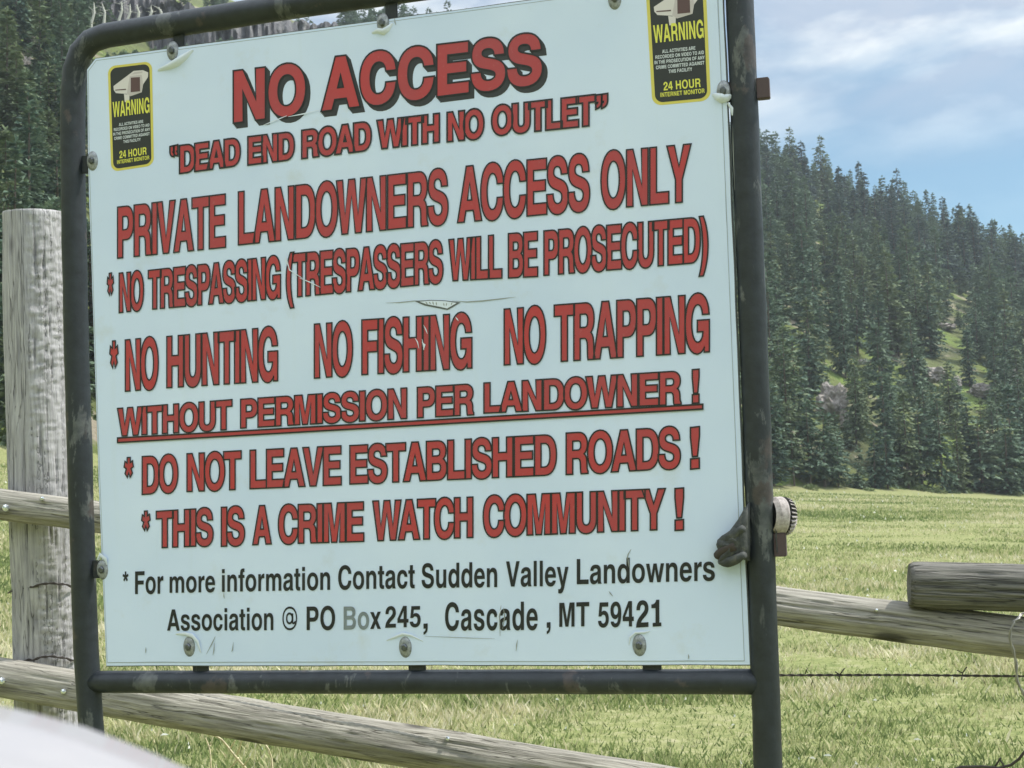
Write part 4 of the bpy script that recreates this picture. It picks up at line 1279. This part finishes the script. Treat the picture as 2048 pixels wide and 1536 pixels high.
def conifer(seed, H, RM, whorls, taper, ragged, bare=0.07):
    g = np.random.default_rng(seed)
    V, F = [], []
    def kite(p, d_, ln, w):
        d_ = d_ / np.linalg.norm(d_)
        s = np.cross(d_, np.array([0, 0, 1.0]) + g.normal(0, 0.38, 3)); s /= np.linalg.norm(s) + 1e-9
        o = len(V)
        sag = np.array([0, 0, -0.10 * ln])
        V.extend([p, p + d_ * ln * .45 + s * w, p + d_ * ln + sag, p + d_ * ln * .5 - s * w * g.uniform(.6, 1)])
        F.append((o, o + 1, o + 2, o + 3))
    for i in range(whorls):
        tt = (i + g.uniform(-.3, .3)) / whorls
        tt = min(max(tt, 0.0), 1.0)
        z = H * (bare + (1 - bare) * tt)
        prof = (1 - tt) ** taper * (0.55 + 0.45 * min(1, tt * 7))
        nb = int(4 + 5 * (1 - tt) + g.integers(0, 3))
        for b in range(nb):
            if g.random() < ragged * 0.25: continue
            L = RM * prof * g.uniform(1 - ragged, 1.12) + 0.12
            a = g.uniform(0, 2 * math.pi)
            dr = g.uniform(-0.30, 0.02) + 0.40 * tt * tt
            dv = np.array([math.cos(a), math.sin(a), dr])
            m = max(2, int(L / 0.34))
            for k in range(m):
                u = (k + 0.6) / m
                p = np.array([0, 0, z]) + dv * L * u - np.array([0, 0, 0.14 * L * u * u]) + g.normal(0, 1, 3) * np.array([0.09, 0.09, 0.04])
                for rep in range(3):
                    dd = dv * g.uniform(.6, 1.2) + g.normal(0, 1, 3) * np.array([0.5, 0.5, 0.16]) + np.array([0, 0, -0.05])
                    kite(p, dd, g.uniform(0.40, 0.85), g.uniform(0.14, 0.28))
    for k in range(8):
        kite(np.array([0, 0, H * 0.97 + 0.05 * k]), np.array([g.normal(0, .5), g.normal(0, .5), 1.0]), 0.5, 0.1)
    crown = fast_mesh('crown', np.array(V), np.array(F))
    tV, tF = tube_geo([(0, 0, -0.8), (0.04, 0, H * .3), (0, 0.05, H * .65), (0, 0, H * .97)], [0.19, 0.15, 0.09, 0.02], 7)
    tm = bpy.data.meshes.new('trunk'); tm.from_pydata([tuple(v) for v in tV], [], tF); tm.materials.append(M_BARK)
    return crown, tm
PROTO = []
for s, (H, RM, wh, tp, rg, ba) in enumerate([(11.5, 2.7, 22, .92, .28, .04), (13, 2.7, 25, .98, .25, .05), (10, 2.9, 17, .62, .5, .16), (11, 2.1, 22, 1.0, .3, .04), (8.5, 2.7, 15, .6, .5, .12), (14.5, 3.0, 25, .88, .4, .08), (7.5, 1.9, 16, .95, .3, .03), (13, 2.9, 19, .6, .6, .26), (12.5, 2.0, 25, .95, .45, .08)]):
    c_, t_ = conifer(100 + s, H, RM, wh, tp, rg, ba)
    c2_ = c_.copy(); c3_ = c_.copy()
    c_.materials.append(M_FOL); c2_.materials.append(M_FOLB); c3_.materials.append(M_FOLL)
    PROTO.append((H, c_, (c2_, c3_), t_))
# tree places: jittered grid over the hill
CLEAR = [(1888, 700, 14, 32), (1800, 735, 20, 14), (1725, 712, 16, 8), (1664, 800, 26, 34), (1870, 755, 16, 16), (1968, 788, 16, 12), (58, 120, 4, 22), (1930, 600, 12, 10)]
def fit_height(px, py, dep, H):                     # trees before an opening the photograph shows stay low, or are left out (0)
    for cx_, cy_, ex, ey in CLEAR:
        w_ = 1.2 / dep * FPX
        if abs(px - cx_) < ex + w_ * 0.6 and py > cy_ - ey:
            room = (py - (cy_ + ey * 0.75)) / FPX * dep
            if room < H:
                H = room if room > 3.0 else 0
                if H == 0: return 0
    if 205 < px < 690 and py - H / dep * FPX < 92 - 0.11 * (px - 250) and py > -20:
        if random.random() < 0.9:
            room = (py - (100 - 0.11 * (px - 250))) / FPX * dep
            H = room if room > 4.5 else 0
    return H
cand = []
SP = 4.9
for gx in np.arange(-190, 260, SP):
    for gy in np.arange(50, 500, SP):
        x_, y_ = gx + random.uniform(-.47, .47) * SP, gy + random.uniform(-.47, .47) * SP
        a_, r_ = math.atan2(x_, y_), math.hypot(x_, y_)
        if not -0.47 < a_ < 0.455: continue
        D = float(foot(a_))
        if r_ < D + 0.5 or r_ > D + RD + 14: continue
        z_ = float(height(a_, r_))
        px, py, dep = project((x_, y_, z_))
        if random.random() < 0.06: continue
        cand.append((x_, y_, z_, a_, r_, px, py, dep))
a_ = 0.11
while a_ < 0.45:                                    # a close row along the far edge of the meadow
    a_ += random.uniform(1.3, 3.0) / float(foot(a_))
    r_ = float(foot(a_)) + random.uniform(-0.5, 2.5)
    x_, y_ = r_ * math.sin(a_), r_ * math.cos(a_)
    z_ = float(height(a_, r_))
    cand.append((x_, y_, z_, a_, r_) + project((x_, y_, z_)))
# left woods are denser near the foot
for k in range(230):
    a_ = random.uniform(-0.46, -0.25); r_ = float(foot(a_)) + random.uniform(1, 190)
    x_, y_ = r_ * math.sin(a_), r_ * math.cos(a_)
    z_ = float(height(a_, r_))
    px, py, dep = project((x_, y_, z_))
    cand.append((x_, y_, z_, a_, r_, px, py, dep))
def visible(px, py, dep, H):
    top = py - H / dep * FPX
    w_ = 2.0 / dep * FPX
    if px + w_ < 0 or px - w_ > 2048 or top > 1536 or py < 0: return 0
    sc = H / dep
    if px > 1545 - w_: return sc
    if px < 128 + w_: return sc
    if px < 680 and top < 82 - 0.13 * (px - 190) : return sc * 0.3
    return 0
items = []
for c in cand:
    pi = random.randrange(len(PROTO))
    s = random.uniform(0.62, 1.2)
    if c[4] > float(foot(c[3])) + RD - 25: s *= 0.66
    if c[5] < 500: s *= 0.85
    hh = fit_height(c[5], c[6], c[7], PROTO[pi][0] * s)
    if hh == 0: continue
    s = hh / PROTO[pi][0]
    items.append((visible(c[5], c[6], c[7], PROTO[pi][0] * s), c, pi, s))
vis = sorted([i for i in items if i[0] > 0], key=lambda i: -i[0])
single, rest = vis[:298], vis[298:] + [i for i in items if i[0] <= 0]
ORD = ['first', 'second', 'third', 'fourth', 'fifth', 'sixth', 'seventh', 'eighth', 'ninth', 'tenth', 'eleventh', 'twelfth', 'thirteenth', 'fourteenth', 'fifteenth', 'sixteenth', 'seventeenth', 'eighteenth', 'nineteenth', 'twentieth']
front = sorted([i for i in single if i[1][5] > 1560 and i[1][4] < float(foot(i[1][3])) + 8], key=lambda i: i[1][5])
sky_l = sorted([i for i in single if i[1][5] > 1540 and i[1][4] > float(foot(i[1][3])) + RD - 4], key=lambda i: i[1][5])
lab = {}
for k, i in enumerate(front):
    lab[id(i)] = ((f'green conifer at the far meadow edge, {ORD[k]} to the right of the sign' if k < 20 else 'green conifer at the far meadow edge, well right of the sign near the picture edge'), 'conifers along the meadow edge')
for k, i in enumerate(sky_l):
    if k < 20:
        lab[id(i)] = (f'dark conifer on the skyline, {ORD[k]} to the right of the sign', 'conifers on the skyline')
for i in single:
    if id(i) in lab: continue
    px, py = i[1][5], i[1][6]
    if px > 1000:
        if py < 560: lab[id(i)] = ('dark conifer high on the forested hill right of the sign', 'conifers high on the right hill')
        elif py < 760: lab[id(i)] = ('green conifer halfway up the forested hill right of the sign', 'conifers halfway up the right hill')
        else: lab[id(i)] = ('green conifer low on the forested hill right of the sign', 'conifers low on the right hill')
    elif py < 330: lab[id(i)] = ('small conifer high on the steep hill left of the sign', 'conifers high on the left hill')
    else: lab[id(i)] = ('green conifer on the lower hill left of the sign', 'conifers low on the left hill')
for i in single:
    _, c, pi, s = i
    H, c1_, c2_, tm = PROTO[pi]
    root = empty('conifer', (c[0], c[1], c[2]))
    root.rotation_euler = (random.uniform(-.03, .03), random.uniform(-.03, .03), random.uniform(0, 6.28))
    wsc = random.uniform(0.85, 1.15)
    root.scale = (s * wsc, s * wsc, s)
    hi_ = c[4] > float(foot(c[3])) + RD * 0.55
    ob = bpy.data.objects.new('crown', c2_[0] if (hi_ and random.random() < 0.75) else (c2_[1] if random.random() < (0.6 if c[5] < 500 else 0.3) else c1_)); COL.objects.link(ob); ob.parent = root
    ob = bpy.data.objects.new('trunk', tm); COL.objects.link(ob); ob.parent = root
    lb = lab[id(i)]
    tag(root, lb[0], 'conifer', lb[1])
# the rest of the wood, mostly behind the sign: one mass
Vs, Fs, off = [], [], 0
pv = []
for H, c1_, _, _ in PROTO:
    a = np.empty(len(c1_.vertices) * 3, np.float32); c1_.vertices.foreach_get('co', a)
    b = np.empty(len(c1_.loops), np.int32); c1_.loops.foreach_get('vertex_index', b)
    pv.append((a.reshape(-1, 3), b.reshape(-1, 4)))
for _, c, pi, s in rest:
    a, b = pv[pi]
    sub = slice(None)
    an = random.uniform(0, 6.28)
    Rm = np.array([[math.cos(an), -math.sin(an), 0], [math.sin(an), math.cos(an), 0], [0, 0, 1]]) * s
    Vs.append(a @ Rm.T + np.array(c[:3])); Fs.append(b + off); off += len(a)
me = fast_mesh('forest', np.concatenate(Vs), np.concatenate(Fs), M_FOL)
o = link(bpy.data.objects.new('forest', me))
tag(o, 'dark conifer forest covering the hill behind the sign', 'forest', kind='stuff')
print('trees', len(single), 'rest', len(rest), 'visible', len(vis))

# low shrubs where the wood meets the meadow
M_SHRUB = foliage('shrub_leaves', (0.11, 0.16, 0.07), (0.19, 0.23, 0.10), (0.25, 0.28, 0.15))
def shrub_mesh(seed):
    g = np.random.default_rng(seed)
    V, F = [], []
    for k in range(420):
        d_ = g.normal(0, 1, 3); d_ /= np.linalg.norm(d_); d_[2] = abs(d_[2])
        p = d_ * np.array([1.1, 1.1, 0.9]) * g.uniform(0.5, 1.0) * (1 + 0.3 * math.sin(3 * d_[0] + seed))
        s_ = np.cross(d_, g.normal(0, 1, 3)); s_ /= np.linalg.norm(s_)
        q = d_ * g.uniform(.15, .35) + g.normal(0, .12, 3)
        o = len(V)
        V.extend([p, p + q * .5 + s_ * .1, p + q, p + q * .5 - s_ * .1]); F.append((o, o + 1, o + 2, o + 3))
    me = fast_mesh('shrub', np.array(V), np.array(F), M_SHRUB)
    return me
SH = [shrub_mesh(k) for k in range(3)]
a_ = 0.165
while a_ < 0.37:
    a_ += random.uniform(1.5, 7.0) / float(foot(a_))
    r_ = float(foot(a_)) + random.uniform(-2.0, 0.5)
    o = link(bpy.data.objects.new('shrub', random.choice(SH)))
    o.location = (r_ * math.sin(a_), r_ * math.cos(a_), float(height(a_, r_)) - 0.1)
    k_ = random.uniform(0.4, 1.0)
    o.scale = (k_ * random.uniform(.9, 1.8), k_, k_ * random.uniform(.7, 1.1)); o.rotation_euler = (0, 0, random.uniform(0, 6))
    tag(o, 'low green shrub at the foot of the forest where it meets the meadow', 'shrub', 'shrubs along the forest edge')

# ------------------------------------------------------------------ rocks
M_ROCK = mat('grey_tan_rock', (0.3, 0.27, 0.24), 0.9)
t = NT(M_ROCK)
v = t.coords((1, 1, 1))
t.base(t.mix(0.5, t.ramp(t.noise(v, 0.7, 7, 0.65), [(0.35, (0.20, 0.17, 0.155)), (0.6, (0.43, 0.38, 0.34))]), t.ramp(t.noise(v, 3.0, 5, 0.6), [(0.35, (0.17, 0.15, 0.14)), (0.65, (0.48, 0.44, 0.40))])))
t.bump(t.noise(v, 2.0, 8, 0.7), 1.0, 0.4)
M_CLIFF = mat('dark_cliff_rock', (0.14, 0.135, 0.14), 0.9)
t = NT(M_CLIFF)
v = t.coords((1, 1, 0.5))
t.base(t.ramp(t.noise(v, 0.5, 8, 0.7), [(0.35, (0.07, 0.068, 0.075)), (0.55, (0.15, 0.145, 0.15)), (0.7, (0.32, 0.30, 0.28))]))
t.bump(t.noise(v, 1.2, 8, 0.7), 1.0, 0.6)
def on_hill(px, py):                               # walk the ray until it meets the hill
    d_ = ray(px, py); r_ = 20.0
    a_ = math.atan2(d_.x, d_.y); k_ = d_.z / math.hypot(d_.x, d_.y)
    while r_ < 640:
        if float(height(a_, r_)) > CAM_H + k_ * r_: break
        r_ += 1.0
    return Vector((r_ * math.sin(a_), r_ * math.cos(a_), float(height(a_, r_)))), r_
def rock(px, py, wpx, hpx, label, seed, m=M_ROCK):
    p, r_ = on_hill(px, py + hpx * 0.5)
    sx, sz = wpx / FPX * r_ / 2, hpx / FPX * r_ / 2
    bm = bmesh.new()
    bmesh.ops.create_icosphere(bm, subdivisions=4, radius=1)
    for v in bm.verts:
        q = v.co * 1.2 + Vector((seed * 3.7, seed, 0))
        f_ = 1 + 0.45 * noise.fractal(q, 0.8, 2.1, 5) - 0.25 * abs(noise.noise(q * 2.2))
        cel = noise.cell(q * 2.0) * 0.22
        c_ = v.co * (f_ + cel)
        v.co = Vector((c_.x * sx, c_.y * sx * 0.9, max(c_.z, -0.7) * sz))
    me = bpy.data.meshes.new('rock_outcrop'); bm.to_mesh(me); bm.free()
    me.materials.append(m)
    o = link(bpy.data.objects.new('rock_outcrop', me))
    o.location = p + Vector((0, 0, sz * 0.75)) - Vector((p.x, p.y, 0)).normalized() * 1.0
    tag(o, label, 'rock', 'rock outcrops among the trees')
rock(1662, 800, 62, 66, 'pinkish tan craggy outcrop low among the trees right of the sign', 1)
rock(1690, 838, 16, 40, 'narrow pale rock just below the pinkish craggy outcrop', 2)
rock(1872, 752, 46, 34, 'grey boulder below the bright green clearing on the right hill', 3)
rock(1913, 772, 18, 36, 'small upright pale rock right of the grey boulder below the clearing', 4)
rock(1968, 785, 56, 30, 'flat pale tan ledge near the right edge of the forested hill', 5)
rock(2030, 770, 22, 50, 'pale rock at the far right edge of the forested hill', 6)
rock(1893, 655, 40, 14, 'small pale rock above the bright green clearing', 7)
rock(1727, 725, 26, 12, 'small dark stone left of the grassy clearing', 8)
rock(62, 95, 30, 40, 'pale rock high in the trees left of the sign, topmost', 9)
rock(52, 130, 26, 30, 'pale rock in the trees left of the sign, middle of three', 10)
rock(62, 190, 30, 50, 'pale rock in the trees left of the sign, lowest of three', 11)
# crag at the top left
az0, az1 = az_el(115, 60)[0], az_el(735, 60)[0]
na, nh_ = 150, 46
V, F = [], []
for i in range(na):
    u = i / (na - 1)
    a_ = az0 + (az1 - az0) * u
    rr = float(foot(a_)) + RD * 0.50 + 8 * math.sin(u * 9)
    zb = float(height(a_, rr)) - 7
    px = 115 + 620 * u
    top_py = np.interp(px, [115, 250, 400, 480, 560, 662, 735], [-60, -40, -5, 8, 16, 34, 50]) + 7 * noise.noise(Vector((u * 22, 0, 3))) + 4 * noise.noise(Vector((u * 70, 0, 3)))
    zt = CAM_H + rr * math.tan(az_el(px, top_py)[1])
    for k in range(nh_):
        w_ = k / (nh_ - 1)
        z_ = zb + (zt - zb) * min(1, w_ / 0.8)
        r_ = rr + 5 * min(1, w_ / .8) ** 1.5 + (w_ > 0.8) * (w_ - 0.8) / 0.2 * 22
        q = Vector((u * 60, z_ * 0.12, 0))
        col_ = noise.fractal(Vector((u * 55, z_ * 0.05, 2)), .9, 2.1, 4) * 2.6 + noise.fractal(Vector((u * 120, z_ * 0.25, 5)), .9, 2.0, 3) * 0.9 + noise.cell(Vector((u * 30, z_ * .22, 0))) * 1.4
        r_ += col_
        if w_ > 0.8: z_ -= (w_ - 0.8) / 0.2 * 3
        V.append((r_ * math.sin(a_), r_ * math.cos(a_), z_))
for i in range(na - 1):
    for k in range(nh_ - 1):
        F.append((i * nh_ + k, (i + 1) * nh_ + k, (i + 1) * nh_ + k + 1, i * nh_ + k + 1))
o = mesh_obj('rock_cliff', V, F, M_CLIFF, None, Matrix.Identity(4))
tag(o, 'dark grey rocky crag rising on the hill above the left end of the sign frame', 'cliff')
# dead snags standing before the crag
M_SNAG = mat('bleached_snag', (0.46, 0.45, 0.38), 0.8)
def snag(px, py0, py1, lean, label):
    a_ = az_el(px, py1)[0]
    r_ = float(foot(a_)) + RD * 0.44
    dd = r_
    b0 = CAM + ray(px, py1) * (dd / math.hypot(ray(px, py1).x, ray(px, py1).y))
    t0 = CAM + ray(px + lean, py0) * (dd / math.hypot(ray(px + lean, py0).x, ray(px + lean, py0).y))
    mid_ = b0.lerp(t0, 0.5) + Vector((0.25, 0, 0))
    gs = [tube_geo([b0 - Vector((0, 0, 3)), b0, mid_, t0], [0.24, 0.22, 0.16, 0.05], 7)]
    for k in range(5):
        q = b0.lerp(t0, random.uniform(.35, .9))
        gs.append(tube_geo([q, q + Vector((random.uniform(-1, 1), 0.2, random.uniform(.1, .7)))], [0.06, 0.02], 5))
    V, F = join(*gs)
    V = [v - b0 for v in V]
    o = mesh_obj('dead_tree', V, F, M_SNAG, None, Matrix.Translation(b0))
    tag(o, label, 'dead tree', 'bleached dead trees before the crag')
names = ['leftmost bleached dead trunk before the dark crag', 'second bleached dead trunk from the left before the dark crag', 'third bleached dead trunk from the left before the dark crag', 'fourth bleached dead trunk from the left before the dark crag', 'fifth bleached dead trunk from the left before the dark crag', 'sixth bleached dead trunk from the left before the dark crag', 'rightmost bleached dead trunk before the dark crag']
for (px, y0_, y1_, ln), nm in zip(((182, 5, 48, 6), (208, 6, 46, -4), (238, 2, 40, 5), (254, 8, 42, 6), (276, 10, 40, -3), (298, 12, 38, 4), (322, 14, 36, -5)), names):
    snag(px, y0_, y1_, ln, nm)

# ------------------------------------------------------------------ thin haze in the valley
V, F = box_geo(-620, 620, -60, 640, -3.0, 190)
M_HAZE = bpy.data.materials.new('haze')
M_HAZE.use_nodes = True
nt = M_HAZE.node_tree
nt.nodes.clear()
pv_ = nt.nodes.new('ShaderNodeVolumePrincipled')
pv_.inputs['Color'].default_value = (0.80, 0.88, 0.95, 1)
pv_.inputs['Density'].default_value = 0.00026
pv_.inputs['Anisotropy'].default_value = 0.2
out_ = nt.nodes.new('ShaderNodeOutputMaterial')
nt.links.new(pv_.outputs[0], out_.inputs['Volume'])
o = mesh_obj('haze', V, F, M_HAZE)
tag(o, 'thin pale haze over the valley', 'haze', kind='stuff')
